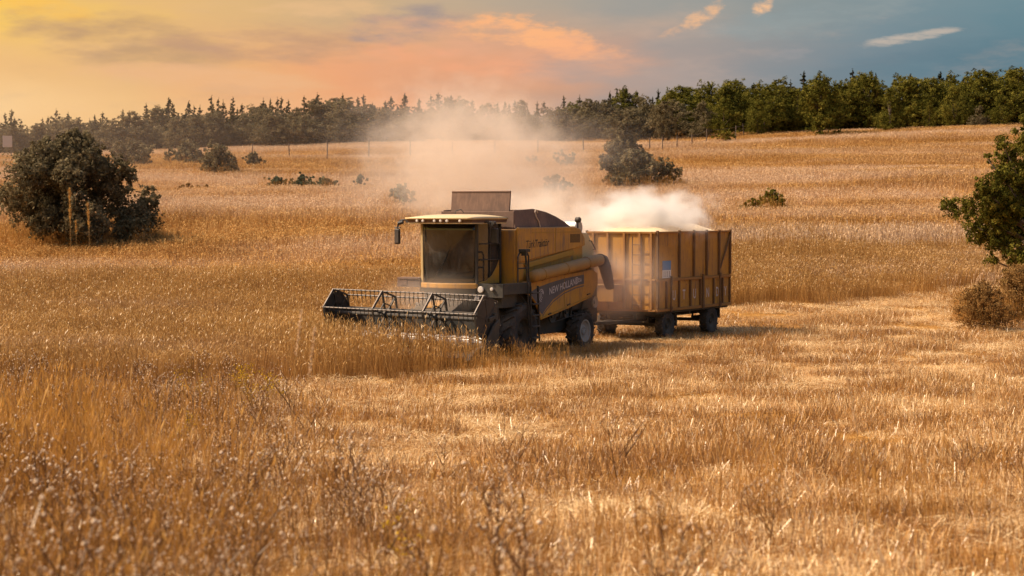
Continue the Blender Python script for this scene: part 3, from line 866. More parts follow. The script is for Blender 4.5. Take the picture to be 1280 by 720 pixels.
q = at(14, 201)
sg = empty('signboard', tuple(q), R(8)); tag(sg, 'small pale blank board on a thin post behind the huge left bush', 'sign')
M['board'] = paint('faded_board', (.42, .36, .33), amt=.25, rough=.7)
k = q.y / FX
MB().box(-.05, .05, -.05, .05, -.3, 33 * k).build('post', M['post'], sg, bevel=.01)
MB().box(-10 * k, 1.5 * k, -.10, -.06, 17 * k, 31 * k).build('board', M['board'], sg, bevel=.01)
q = at(247, 186)
mk = empty('marker_post', tuple(q)); tag(mk, 'tiny white marker post at the foot of the hazy pines', 'post')
MB().tube([(0, 0, -.2), (0, 0, .9)], .10, 8).build('post', M['board'], mk)
MB().tube([(0, 0, .9), (0, 0, 1.0)], [.10, .04], 8).build('cap', M['board'], mk)
# ================================================================ materials of the machines
M['yellow_paint'] = paint('dusty_yellow_paint', (.50, .228, .018), (.23, .132, .065), .56, .48, scale=1.1, streak=(.22, .12, .055))
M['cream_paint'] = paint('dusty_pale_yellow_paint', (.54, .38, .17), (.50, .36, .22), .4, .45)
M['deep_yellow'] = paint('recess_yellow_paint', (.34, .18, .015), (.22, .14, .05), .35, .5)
M['dark'] = paint('dark_chassis_paint', (.022, .024, .022), (.15, .10, .06), .38, .6, scale=2.5)
M['black'] = paint('black_plastic', (.015, .015, .015), (.16, .11, .07), .3, .5, scale=3)
M['rubber'] = paint('dusty_rubber', (.018, .019, .02), (.17, .12, .08), .40, .85, scale=3)
M['steel'] = paint('bare_steel', (.42, .40, .38), (.40, .28, .18), .35, .38, metal=.6, scale=4)
M['reel_steel'] = paint('worn_reel_steel', (.20, .185, .17), (.24, .16, .10), .5, .45, metal=.4, scale=4)
M['rim_grey'] = paint('grey_rim_paint', (.27, .27, .26), (.30, .20, .13), .45, .5, scale=4)
M['canvas'] = paint('dusty_tank_tarp', (.10, .062, .046), (.24, .145, .10), .6, .85, scale=1.2)
M['tarp_pale'] = paint('pale_worn_strap', (.5, .38, .28), amt=.3, rough=.8)
M['decal'] = paint('slate_decal', (.052, .056, .072), (.28, .19, .14), .30, .5)
M['lettering'] = paint('silver_grey_lettering', (.46, .42, .42), (.36, .25, .18), .3, .5)
M['black_lettering'] = paint('black_lettering', (.02, .018, .012), (.26, .16, .08), .25, .6)
M['lamp'] = paint('pale_lamp_lens', (.62, .55, .48), amt=.2, rough=.3)
M['spout'] = paint('grey_rubber_spout', (.04, .034, .03), (.15, .105, .075), .4, .8)
M['tube'] = paint('dusty_auger_paint', (.34, .17, .028), (.22, .13, .07), .55, .5, scale=1.5)
M['seat'] = paint('seat_cloth', (.03, .03, .035), amt=.2, rough=.9)
M['inner'] = paint('cab_inner_panel', (.022, .024, .022), amt=.1, rough=.8)

def glassmat():
    m, nt, nd, L = newmat('tinted_glass_dirt_and_sheen')
    out = N(nt, 'ShaderNodeOutputMaterial'); tc = N(nt, 'ShaderNodeTexCoord')
    tr = N(nt, 'ShaderNodeBsdfTransparent'); tr.inputs[0].default_value = (.10, .13, .12, 1)
    gl = N(nt, 'ShaderNodeBsdfGlossy'); gl.inputs['Roughness'].default_value = .06; gl.inputs[0].default_value = (.6, .6, .6, 1)
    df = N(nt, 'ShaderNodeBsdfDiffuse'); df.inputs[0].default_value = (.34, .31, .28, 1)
    lw = N(nt, 'ShaderNodeFresnel'); lw.inputs[0].default_value = 1.5
    a = N(nt, 'ShaderNodeMixShader'); L.new(math_(nt, 'ADD', lw.outputs[0], .05, True), a.inputs[0]); L.new(tr.outputs[0], a.inputs[1]); L.new(gl.outputs[0], a.inputs[2])
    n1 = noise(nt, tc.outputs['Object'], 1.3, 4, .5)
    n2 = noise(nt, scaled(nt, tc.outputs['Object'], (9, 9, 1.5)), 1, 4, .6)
    f = math_(nt, 'ADD', math_(nt, 'MULTIPLY', smooth01(nt, n1, .25, .95), .22), math_(nt, 'MULTIPLY', smooth01(nt, n2, .45, .8), .08), True)  # grey patches: dirt film, with pale reflections painted in as diffuse colour
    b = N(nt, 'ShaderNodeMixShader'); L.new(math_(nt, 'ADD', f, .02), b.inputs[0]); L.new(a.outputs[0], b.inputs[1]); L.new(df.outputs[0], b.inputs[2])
    L.new(b.outputs[0], out.inputs[0])
    return m
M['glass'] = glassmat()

def add_wheel(parent, u, v, r, w, rr, rim_mat, side, lugs=18):
    """wheel (> tyre, rim); side +1 when its outer face looks to the machine's own left"""
    wh = empty('wheel', (u, v, r - .04), 0, parent)
    ty = MB()
    p = [(rr, -w * .40), (rr + .03, -w * .46), (r * .80, -w * .52), (r * .93, -w * .47), (r * .965, -w * .38), (r * .97, 0), (r * .965, w * .38), (r * .93, w * .47), (r * .80, w * .52), (rr + .03, w * .46), (rr, w * .40), (rr - .02, 0), (rr, -w * .40)]
    ty.lathe(p, n=36)
    for i in range(lugs):
        for s_ in (-1, 1):
            a = 2 * math.pi * (i + (.5 if s_ > 0 else 0)) / lugs
            m = Matrix.Rotation(-a, 4, 'Y') @ Matrix.Translation((r * .985, s_ * w * .25, 0)) @ Matrix.Rotation(s_ * R(32), 4, 'X')
            ty.box(-.035, .03, -w * .27, w * .27, -r * .045, r * .045, m)
    ty.build('tyre', M['rubber'], wh, bevel=0)
    rm = MB(); s = side
    rm.lathe([(rr + .012, s * w * .43), (rr - .02, s * w * .42), (rr - .05, s * w * .30), (rr * .62, s * w * .20), (rr * .40, s * w * .22), (rr * .34, s * w * .30), (rr * .16, s * w * .32), (.001, s * w * .32)], n=32)
    rm.lathe([(rr + .012, -s * w * .43), (rr - .05, -s * w * .3), (.001, -s * w * .1)], n=32)
    for k in range(8):
        a = 2 * math.pi * k / 8
        c = Vector((rr * .27 * math.cos(a), 0, rr * .27 * math.sin(a)))
        rm.tube([c + Vector((0, s * w * .30, 0)), c + Vector((0, s * (w * .325 + .015), 0))], .016, 6)
    rm.build('rim', M[rim_mat], wh)
    return wh

# ================================================================ combine harvester
gz = g(OX + 1.0, OY + 1.5)
CH = empty('combine_harvester', (OX, OY, gz), HEAD)
tag(CH, 'dusty yellow combine harvester with raised tank cover and wide reel in front', 'combine harvester')
def part(mb, name, mat, parent=None, **k): return mb.build(name, M[mat], parent or CH, **k)

# chassis and threshing underside
m_ = MB()
m_.prism([(.5, .75), (.5, 1.75), (-4.7, 2.0), (-4.95, 1.7), (-4.95, .95), (-4.4, .9), (-3.2, .48), (-1.0, .48)], 1, -.95, .95)
m_.box(-.25, .25, -1.15, 1.15, .5, .85)
m_.box(-4.0, -3.8, -1.0, 1.0, .42, .62)
m_.prism([(-3.6, .5), (-4.0, .95), (-4.2, .95), (-4.0, .5)], 1, -.2, .2)
for s_ in (-1, 1):
    m_.box(-1.25, .25, s_ * 1.0 - .05, s_ * 1.0 + .05, 1.15, 1.9)
    m_.box(-3.2, -1.4, s_ * 1.12 - .06, s_ * 1.12 + .06, .95, 1.3)
    m_.box(-4.6, -3.3, s_ * 1.12 - .04, s_ * 1.12 + .04, 1.1, 1.75)
    for k in range(5):
        m_.bar((-1.5 - k * .62, s_ * 1.2, .9), (-1.7 - k * .62, s_ * 1.2, 1.5), .05)
part(m_, 'chassis', 'dark', bevel=.02)
# front axle gear housings
# grain tank / body
m_ = MB()
m_.prism([(-.2, 1.9), (-.2, 3.40), (-3.55, 3.40), (-3.90, 3.33), (-4.06, 3.12), (-4.08, 2.45), (-2.0, 2.0)], 1, -1.22, 1.22)
body = part(m_, 'tank_body', 'yellow_paint', bevel=.03)
def skin(prof, v, th, name, mat, parent=None, bv=.02):
    for s_ in (1, -1):
        q = MB(); q.prism(prof, 1, s_ * v, s_ * (v + th)); o = part(q, name, mat, parent, bevel=bv)
        if s_ == 1: first = o
    return first
up = skin([(-.22, 2.52), (-.22, 3.47), (-3.45, 3.47), (-3.80, 3.40), (-4.06, 3.14), (-4.09, 2.93), (-3.6, 2.86)], 1.222, .075, 'upper_panel', 'yellow_paint', bv=.03)
skin([(-.24, 2.02), (-.24, 2.50), (-.55, 2.50), (-.55, 2.10)], 1.222, .06, 'front_corner_panel', 'yellow_paint')
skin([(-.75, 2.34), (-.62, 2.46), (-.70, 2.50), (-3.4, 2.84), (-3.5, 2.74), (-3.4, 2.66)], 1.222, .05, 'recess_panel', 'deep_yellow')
lo = skin([(-.42, 2.0), (-4.45, 2.24), (-4.78, 2.12), (-4.80, 1.80), (-4.42, 1.44), (-3.0, 1.17), (-1.42, .92), (-1.30, 1.18), (-1.10, 1.42), (-.80, 1.62), (-.42, 1.72)], 1.27, .07, 'lower_side_panel', 'yellow_paint', bv=.025)
part(MB().prism([(-.5, 1.97), (-4.2, 2.19), (-4.2, 2.25), (-.5, 2.03)], 1, 1.20, 1.30), 'panel_gap_shadow_strip', 'black') if False else None
# decal with its words and leaf emblem on the own-left lower panel
V0 = 1.340
def flat(poly, v, name, mat, parent):
    q = MB(); q.add([(u, v, z) for u, z in poly], [tuple(range(len(poly)))]); return part(q, name, mat, parent)
top_ = [(-.78, 1.70), (-1.2, 1.82), (-1.9, 1.93), (-2.8, 2.03), (-3.6, 2.08), (-3.92, 2.095)]
bot_ = [(-3.92, 1.84), (-3.4, 1.79), (-2.7, 1.66), (-2.1, 1.46), (-1.65, 1.20), (-1.47, 1.07), (-1.36, 1.14), (-1.16, 1.40)]
dc = flat(top_ + bot_, V0 + .004, 'decal', 'decal', lo)
q = MB(); sp = [(-3.92, 1.80), (-3.4, 1.75), (-2.7, 1.62), (-2.1, 1.42), (-1.65, 1.165), (-1.50, 1.05)]
rows = [[(u, V0 + .004, z) for u, z in sp], [(u, V0 + .004, z - .035) for u, z in sp]]
q.grid(rows); part(q, 'decal_stripe', 'decal', lo)
sl = .085; xd = (-1, 0, sl); yd = (0, 0, 1)
q = text_mb('NEW HOLLAND', .27, (-1.86, V0 + .004, 1.60), (-1, 0, .155), yd, .004, sx=.88)
part(q, 'lettering', 'lettering', lo)
q = text_mb('TC56', .15, (-3.42, V0 + .004, 1.88), xd, yd, .004)
part(q, 'lettering', 'lettering', lo)
q = MB()   # leaf-like swirl emblem
for k in range(3):
    pts = []
    for i in range(9):
        a = R(20 + 250 * i / 8); r_ = .17 - .05 * k
        pts.append((-1.42 - r_ * math.cos(a) * .8 - .03 * k, r_ * math.sin(a) + 1.60))
    for (u0, z0), (u1, z1) in zip(pts, pts[1:]):
        du, dz = u1 - u0, z1 - z0; l_ = math.hypot(du, dz); nx, nz = -dz / l_ * .011, du / l_ * .011
        q.add([(u0 - nx, V0 + .008, z0 - nz), (u1 - nx, V0 + .008, z1 - nz), (u1 + nx, V0 + .008, z1 + nz), (u0 + nx, V0 + .008, z0 + nz)], [(0, 1, 2, 3)])
part(q, 'emblem', 'lettering', lo)
q = text_mb('TürkTraktör', .30, (-.62, 1.297, 2.90), (-1, 0, .04), yd, .004, shear=.2, sx=.84)
part(q, 'lettering', 'black_lettering', up)
# seams, handles and rivets on the panels
q = MB()
q.bar((-1.0, 1.30, 3.32), (-3.75, 1.30, 3.32), .012, .02); q.bar((-2.3, 1.30, 3.45), (-2.3, 1.30, 2.75), .012, .014)
part(q, 'panel_seam', 'deep_yellow', up)
q = MB()
for u, z in ((-1.8, 1.06), (-2.9, 1.27), (-4.1, 1.52)): q.bar((u, 1.355, z), (u - .16, 1.355, z + .03), .03, .03)
part(q, 'latch', 'black', lo)
q = MB()
for k in range(9): q.bar((-3.2 - k * .065, 1.30, 3.02), (-3.2 - k * .065, 1.30, 3.26), .028, .012, (0, 1, 0))
part(q, 'side_vent', 'black', up)
q = MB()
for k in range(16): q.lathe([(.014, 1.297), (.012, 1.304), (.001, 1.306)], (-.34 - k * .225, 0, 3.40), 6)
for k in range(5): q.lathe([(.014, 1.297), (.012, 1.304), (.001, 1.306)], (-.30, 0, 2.60 + k * .17), 6)
part(q, 'bolt_row', 'deep_yellow', up)
q = MB(); q.bar((-1.45, 1.342, .985), (-4.4, 1.342, 1.49), .02, .03); q.bar((-2.75, 1.342, 2.06), (-2.75, 1.342, 1.24), .012, .012)
part(q, 'panel_fold', 'deep_yellow', lo)
q = MB(); q.tube([(-.2, 1.05, 1.9), (-.6, 1.22, 1.55), (-1.1, 1.20, 1.2), (-1.6, 1.22, 1.0)], .022, 6); q.tube([(-.1, 1.0, 1.7), (-.5, 1.2, 1.35), (-1.2, 1.24, .95)], .018, 6)
part(q, 'hydraulic_hose', 'black')
q = MB(); q.tube([(-4.3, 1.14, 1.95), (-4.3, 1.22, 2.0), (-4.3, 1.22, 2.35), (-4.3, 1.14, 2.4)], .014, 6); q.tube([(-4.6, 1.14, 3.05), (-4.6, 1.22, 3.05), (-4.85, 1.22, 2.8), (-4.85, 1.14, 2.8)], .014, 6)
part(q, 'grab_handle', 'black')
# rear engine hood
m_ = MB(); m_.prism([(-4.0, 2.2), (-4.0, 3.30), (-4.55, 3.28), (-4.95, 2.92), (-4.98, 1.9), (-4.7, 1.7)], 1, -1.12, 1.12)
part(m_, 'engine_hood', 'cream_paint', bevel=.03)
m_ = MB(); m_.prism([(-4.62, 1.75), (-5.0, 1.75), (-5.08, 2.45), (-4.9, 2.6)], 1, -1.0, 1.0)
part(m_, 'straw_hood', 'yellow_paint', bevel=.03)
m_ = MB(); m_.prism([(-4.55, .62), (-4.55, 1.75), (-5.1, 1.75), (-5.12, .70)], 1, -1.15, 1.15)
part(m_, 'chopper_box', 'dark', bevel=.02)
m_ = MB()
for z in (2.0, 2.12, 2.24, 2.36, 2.48): m_.bar((-4.75, 1.125, z), (-4.45, 1.125, z), .02, .04)
part(m_, 'hood_louvre', 'black')
# pulleys and belt guards low on the own-left side
for u, z, r_ in ((-4.86, 1.28, .17), (-4.45, .92, .12), (-3.1, 1.05, .15), (-2.3, 1.0, .2)):
    q = MB(); q.lathe([(r_, 1.17), (r_, 1.22), (r_ * .8, 1.20), (r_ * .74, 1.185), (r_ * .35, 1.185), (r_ * .3, 1.23), (.001, 1.23)], (u, 0, z), 24)
    part(q, 'pulley', 'steel' if u < -4.8 else 'dark')
q = MB(); q.tube([(-4.86, 1.20, 1.45), (-2.3, 1.20, 1.2)], .012, 6); q.tube([(-4.86, 1.20, 1.11), (-2.3, 1.20, .8)], .012, 6)
part(q, 'drive_belt', 'black')
# air intake and beacon on the rear deck
q = MB(); q.lathe([(.001, -.16), (.19, -.16), (.21, -.12), (.21, .30), (.19, .34), (.001, .34)], (-4.12, .75, 3.44), 24); q.box(-4.22, -4.02, .78, .98, 3.26, 3.30)
part(q, 'air_intake', 'steel', smooth=False, bevel=.01)
q = MB(); q.tube([(-4.0, 1.1, 3.28), (-4.0, 1.1, 3.62)], .018, 6); q.lathe([(.001, 1.03), (.07, 1.03), (.08, 1.06), (.08, 1.15), (.06, 1.18), (.001, 1.18)], (-4.0, 0, 3.66), 14)
part(q, 'rear_beacon', 'black')
# unloading auger folded back along the side, with its spout
q = MB(); q.tube([(-.62, 1.46, 2.12), (-.85, 1.46, 2.15), (-4.55, 1.46, 2.50), (-4.72, 1.46, 2.50)], [.155, .17, .165, .165], 18)
au = part(q, 'unloading_auger', 'tube', smooth=True)
q = MB()
for u in (-1.2, -2.5, -3.8): z = 2.15 + (-.85 - u) * .0946; q.tube([(u, 1.46, z), (u - .05, 1.46, z + .005)], .182, 18)
part(q, 'clamp_ring', 'tube', au)
q = MB(); rows = []
for (u, z, a_, b_) in ((-4.66, 2.50, .18, .18), (-4.84, 2.46, .19, .18), (-5.00, 2.28, .17, .17), (-5.14, 2.0, .14, .16), (-5.28, 1.72, .10, .14), (-5.31, 1.66, .08, .12)):
    rows.append((u, z, a_, b_))
vs = []; n_ = 14
dirs = [Vector((-1, 0, 0)), Vector((-.9, 0, -.4)), Vector((-.6, 0, -.8)), Vector((-.45, 0, -.9)), Vector((-.4, 0, -.9)), Vector((-.4, 0, -.9))]
for (u, z, a_, b_), d in zip(rows, dirs):
    d.normalize(); x = Vector((0, 1, 0)); y = d.cross(x)
    for k in range(n_):
        t = 2 * math.pi * k / n_; vs.append(Vector((u, 1.46, z)) + x * math.cos(t) * b_ + y * math.sin(t) * a_)
fs = [(i * n_ + k, i * n_ + (k + 1) % n_, (i + 1) * n_ + (k + 1) % n_, (i + 1) * n_ + k) for i in range(5) for k in range(n_)] + [tuple(range(n_ - 1, -1, -1))]
q.add(vs, fs); part(q, 'spout', 'spout', au, smooth=True, solid=.012)

# grain tank covers
tc_ = empty('tank_cover', (0, 0, 0), 0, CH)
q = MB(); m4 = Matrix.Translation((-.40, 0, 3.86)) @ Matrix.Rotation(R(-6), 4, 'Y')
q.box(-.02, .02, -.93, .93, 0, .60, m4); q.box(-.035, .035, -.93, .93, .56, .60, m4)
for v in (-.9, -.3, .3, .9): q.box(-.05, .0, v - .02, v + .02, .0, .58, m4)
part(q, 'front_flap', 'canvas', tc_, bevel=.01)
side = [(-.24, 3.44), (-.30, 3.93), (-1.35, 3.97), (-1.55, 3.955), (-2.1, 3.88), (-2.6, 3.76), (-3.1, 3.60), (-3.42, 3.44)]
for s_ in (1, -1):
    q = MB(); A_ = [(u, s_ * (1.20 - (z - 3.44) * .18), z) for u, z in side]
    B_ = [(u, s_ * (1.17 - (z - 3.44) * .18), z) for u, z in side]
    n_ = len(A_); q.add(A_ + B_, [tuple(range(n_)), tuple(range(2 * n_ - 1, n_ - 1, -1))] + [(i, (i + 1) % n_, n_ + (i + 1) % n_, n_ + i) for i in range(n_)])
    part(q, 'side_flap', 'canvas', tc_)
q = MB(); q.grid([[(u, v, z - .02) for v in (-1.1, -.5, 0, .5, 1.1)] for u, z in side[3:]]); part(q, 'rear_flap', 'canvas', tc_, solid=.02)
q = MB(); q.box(-.32, -.24, -1.15, 1.15, 3.42, 3.90); part(q, 'front_board', 'canvas', tc_, bevel=.01)
q = MB(); q.tube([(-1.52, 1.17, 3.86), (-1.46, 1.185, 3.93), (-1.38, 1.18, 3.94), (-1.34, 1.19, 3.88), (-1.40, 1.2, 3.74), (-1.55, 1.2, 3.62), (-1.58, 1.22, 3.47)], .018, 6)
part(q, 'tie_strap', 'tarp_pale', tc_)
q = MB(); q.tube([(.05, -.55, 3.78), (.0, -.52, 3.92), (-.05, -.40, 3.96), (-.05, -.3, 3.86)], .014, 6); part(q, 'hose', 'black')

# ---------------------------------------------------------------- cab
cab = empty('cab', (0, 0, 0), 0, CH)
def cp(mb, name, mat, **k): return mb.build(name, M[mat], cab, **k)
def wshield(v): return 1.20 + .26 * (1 - (v / .86) ** 2)
vv = [(-.86 + 1.72 * i / 16) for i in range(17)]
q = MB(); q.grid([[(wshield(v) - .05 * (1 - t) ** 2 * 2, v * (.965 + .035 * t), 2.0 + 1.6 * t) for v in vv] for t in [k / 8 for k in range(9)]])
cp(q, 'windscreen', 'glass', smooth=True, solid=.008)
for s_ in (1, -1):
    prof_ = [(1.15, 2.03), (1.17, 3.58), (.02, 3.58), (.02, 2.66), (.18, 2.42), (.42, 2.2), (.75, 2.06)]
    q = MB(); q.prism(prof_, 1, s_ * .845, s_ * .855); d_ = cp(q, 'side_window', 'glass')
    q = MB(); q.prism([(.02, 1.98), (.02, 2.66), (.18, 2.42), (.42, 2.2), (.75, 2.06), (1.15, 2.03), (1.15, 1.98)], 1, s_ * .80, s_ * .86); cp(q, 'lower_corner', 'yellow_paint', bevel=.01)
    q = MB(); q.bar((1.185, s_ * .845, 1.98), (1.20, s_ * .855, 3.62), .07, .06); cp(q, 'front_pillar', 'black' if s_ > 0 else 'cream_paint', bevel=.01)  # own-right pillar paler: its sunlit brightness is put into the paint
    q = MB(); q.bar((.0, s_ * .845, 1.98), (.0, s_ * .845, 3.62), .09, .07); cp(q, 'rear_pillar', 'black', bevel=.01)
    q = MB(); q.bar((.56, s_ * .865, 2.15), (.56, s_ * .865, 3.58), .035, .03); cp(q, 'door_frame', 'black')
    q = MB(); q.bar((1.10, s_ * .895, 2.62), (.05, s_ * .895, 2.62), .03, .03); q.bar((1.10, s_ * .895, 3.04), (.05, s_ * .895, 3.04), .03, .03)
    for u in (1.10, .05):
        for z in (2.62, 3.04): q.bar((u, s_ * .86, z), (u, s_ * .9, z), .025)
    cp(q, 'door_rail', 'black')
q = MB(); n_ = 17
outer = [(wshield(v) + .05, v * 1.0) for v in vv]
poly = outer + [(1.0, .88), (1.0, -.88)]
q.prism(poly, 2, 1.86, 2.0); cp(q, 'front_sill', 'yellow_paint', bevel=.025)
q = MB(); q.box(-.05, 1.18, -.84, .84, 1.86, 1.96); q.prism([(.2, 1.3), (1.1, 1.3), (1.25, 1.86), (0, 1.86)], 1, -.8, .8); cp(q, 'cab_floor', 'dark', bevel=.02)
q = MB(); q.box(-.08, -.02, -.84, .84, 1.96, 3.6); cp(q, 'back_wall', 'inner')
# roof: domed, overhanging to the front
rows = []
for i in range(11):
    t = i / 10; u = -.12 + 1.86 * t
    rows.append([(u + .14 * (1 - (w_ / 1.05) ** 2) * t * t, w_, 3.715 + .085 * (1 - abs(2 * t - .9) ** 3 * .75) * (1 - abs(w_ / 1.05) ** 4)) for w_ in [(-1.05 + 2.1 * k / 14) for k in range(15)]])
q = MB(); q.grid(rows); rf = cp(q, 'roof', 'cream_paint', smooth=True, solid=.05)
edge_ = [r_[0] for r_ in rows] + rows[-1][1:-1] + [r_[-1] for r_ in reversed(rows)]
q = MB(); A_ = [(u * .985, v * .985, 3.72) for u, v, z in edge_]; B_ = [(u * .95 - .01, v * .93, 3.58) for u, v, z in edge_]
n_ = len(A_); q.add(A_ + B_, [(i, (i + 1) % n_, n_ + (i + 1) % n_, n_ + i) for i in range(n_)] + [tuple(range(n_, 2 * n_))])
vis = q.build('visor', M['canvas'], cab)
q = MB(); n2 = len(B_); C_ = [(u * 1.012, v * 1.012, 3.605) for u, v, z in B_]; D_ = [(u * 1.012, v * 1.012, 3.575) for u, v, z in B_]
q.add(C_ + D_, [(i, (i + 1) % n2, n2 + (i + 1) % n2, n2 + i) for i in range(n2)]); cp(q, 'visor_trim', 'cream_paint', solid=.01)
for v in (-.62, -.42, -.05, .14, .33, .70):
    q = MB(); m4 = Matrix.Translation((1.765 + .13 * (1 - (v / 1.05) ** 2) - .03, v, 3.655)) @ Matrix.Rotation(R(-90), 4, 'Z')
    q.lathe([(.036, -.04), (.04, .0), (.034, .014), (.001, .02)], n=14); q.v = [tuple(m4 @ Vector((x, -y if False else y, z))) for x, y, z in q.v]
    o = q.build('work_light', M['lamp'], cab)
# seat, steering column and screens inside
q = MB(); q.box(.10, .55, -.26, .26, 2.28, 2.40); q.box(.02, .14, -.25, .25, 2.38, 3.02); q.box(.03, .12, -.14, .14, 3.05, 3.25); q.box(.15, .45, -.18, .18, 1.97, 2.28)
q.box(.15, .5, .28, .36, 2.5, 2.56); q.box(.15, .62, -.40, -.28, 2.44, 2.58); cp(q, 'operator_seat', 'seat', bevel=.03)
q = MB(); q.tube([(.98, 0, 1.97), (.80, 0, 2.62)], .045, 8)
pts = [(.78 + .06 * math.sin(a), .21 * math.cos(a), 2.66 + .18 * math.sin(a)) for a in [2 * math.pi * k / 20 for k in range(21)]]
q.tube(pts, .017, 6, False); q.bar((.78, -.2, 2.66), (.78, .2, 2.66), .02); cp(q, 'steering_wheel', 'black')
q = MB(); q.box(.85, .9, -.72, -.50, 2.55, 2.75); q.bar((.88, -.6, 2.0), (.88, -.6, 2.6), .03); cp(q, 'monitor', 'black', bevel=.01)
q = MB(); q.bar((1.52, -.30, 2.10), (1.40, .25, 3.05), .02, .012); q.bar((1.47, -.02, 2.55), (1.41, .22, 3.05), .03, .01); cp(q, 'wiper', 'black')
# mirrors
q = MB(); q.tube([(1.30, -1.0, 3.66), (1.32, -1.30, 3.68), (1.36, -1.44, 3.66), (1.38, -1.50, 3.56), (1.38, -1.52, 3.44)], .026, 8); q.box(1.24, 1.36, -1.28, -1.02, 3.60, 3.70)
q.tube([(1.38, -1.50, 3.58), (1.36, -1.36, 3.62)], .05, 8); q.tube([(1.36, -1.62, 3.47), (1.40, -1.42, 3.47)], .018, 6); ar = cp(q, 'mirror_arm', 'black')
q = MB(); q.box(1.34, 1.42, -1.61, -1.44, 3.02, 3.44); q.build('mirror', M['black'], cab, bevel=.03)
q = MB(); q.box(1.425, 1.43, -1.58, -1.47, 3.06, 3.40); q.build('mirror_glass', M['spout'], cab)
q = MB(); q.tube([(1.05, .95, 3.62), (.95, 1.22, 3.62), (.93, 1.30, 3.55)], .026, 8)
for v, z in ((1.14, 3.60), (1.26, 3.60), (1.20, 3.52)): q.tube([(.96, v, z), (1.06, v, z)], .05, 10)
cp(q, 'mirror_arm', 'black')
q = MB(); q.box(.90, .97, 1.14, 1.36, 3.05, 3.46); q.build('mirror', M['black'], cab, bevel=.03)

# ---------------------------------------------------------------- platform, rails, ladder
q = MB(); q.box(-.35, 1.15, .86, 1.62, 1.86, 1.94); q.box(-.35, 1.15, 1.58, 1.64, 1.70, 2.0); q.box(1.10, 1.17, .86, 1.64, 1.62, 2.0); q.box(.2, 1.0, .9, 1.5, 1.35, 1.86)
pf = part(q, 'platform', 'dark', bevel=.015)
for (u, v, z, r_) in ((1.19, .98, 1.84, .085), (1.19, .86, 1.60, .07), (1.19, 1.32, 1.86, .045)):
    q = MB(); q.lathe([(r_, 0), (r_ * 1.05, .03), (r_ * .9, .045), (.001, .05)], n=18)
    m4 = Matrix.Translation((u, v, z)) @ Matrix.Rotation(R(-90), 4, 'Z'); q.v = [tuple(m4 @ Vector(p)) for p in q.v]
    q.build('headlamp', M['lamp'], pf)
q = MB(); q.tube([(.25, 1.56, 1.94), (.25, 1.56, 2.70), (.15, 1.56, 2.80), (-.25, 1.56, 2.80), (-.33, 1.56, 2.70), (-.33, 1.56, 1.94)], .022, 8); q.tube([(.25, 1.56, 2.38), (-.33, 1.56, 2.38)], .02, 8)
part(q, 'handrail', 'black')
q = MB(); q.tube([(-.12, 1.70, .62), (-.04, 1.70, 1.9), (.04, 1.66, 2.84)], .022, 8); q.tube([(-.20, 1.70, 1.9), (.02, 1.67, 2.78)], .012, 6); q.box(-.04, .20, 1.55, 1.78, 2.82, 2.90); q.box(.04, .14, 1.6, 1.74, 2.72, 2.83)
part(q, 'pole_lamp', 'black', bevel=.01)
q = MB()
for v in (1.66, 1.72):
    pass
q.bar((-.12, 1.74, 1.9), (-.06, 1.80, .42), .05, .03); q.bar((-.52, 1.74, 1.9), (-.50, 1.80, .42), .05, .03)
for k in range(5):
    z = .5 + .30 * k; q.box(-.5, -.08, 1.70, 1.84, z, z + .035)
part(q, 'ladder', 'black', bevel=.006)
q = MB(); q.box(.95, 1.25, -1.62, -.90, 1.87, 2.13); q.box(1.0, 1.1, -1.0, -.8, 1.75, 1.95); q.bar((1.26, -1.55, 2.09), (1.26, -.95, 2.09), .02, .03); q.box(1.252, 1.262, -1.5, -1.3, 1.92, 2.06)
part(q, 'side_locker', 'canvas', bevel=.02)
# mudguard over the front tyre at own left, hazard reflectors
q = MB(); q.box(.35, .40, 1.05, 1.20, 1.40, 1.62); q.box(.35, .40, 1.28, 1.40, 1.40, 1.60); part(q, 'reflector', 'lamp', bevel=.01)

add_wheel(CH, .0, 1.34, .74, .62, .36, 'dark', 1)
add_wheel(CH, .0, -1.34, .74, .62, .36, 'dark', -1)
add_wheel(CH, -3.92, 1.22, .54, .40, .31, 'rim_grey', 1, 16)
add_wheel(CH, -3.92, -1.22, .54, .40, .31, 'rim_grey', -1, 16)

# ---------------------------------------------------------------- feeder house, header and reel
q = MB(); q.prism([(.45, .95), (.45, 1.72), (1.2, 1.66), (2.75, 1.02), (2.75, .42), (1.2, .80)], 1, -.62, .62)
fh = part(q, 'feeder_house', 'dark', bevel=.02)
q = MB(); q.prism([(1.62, 1.52), (1.62, 1.55), (2.0, 1.40), (2.0, 1.37)], 1, -.28, .12); q.build('feeder_plate', M['yellow_paint'], fh)
q = MB(); q.tube([(1.3, .66, 1.2), (2.3, .70, .85)], .05, 8); q.tube([(1.3, -.66, 1.2), (2.3, -.70, .85)], .05, 8); q.build('lift_cylinder', M['steel'], fh)
hd = empty('header', (0, 0, .075), 0, CH); hd.rotation_euler = (R(-.95), 0, 0)
W_ = 2.36
q = MB(); q.box(2.72, 2.80, -W_, W_, .30, 1.22); q.prism([(2.78, .30), (2.95, .24), (3.9, .20), (3.9, .24), (3.0, .32), (2.8, .42)], 1, -W_, W_); q.box(2.70, 2.86, -W_, W_, 1.18, 1.28)
for v in (-1.5, -.5, .5, 1.5): q.bar((2.70, v, .35), (2.70, v, 1.2), .08)
q.build('header_platform', M['dark'], hd, bevel=.01)
q = MB(); q.tube([(3.12, -W_ + .05, .55), (3.12, W_ - .05, .55)], .15, 14)
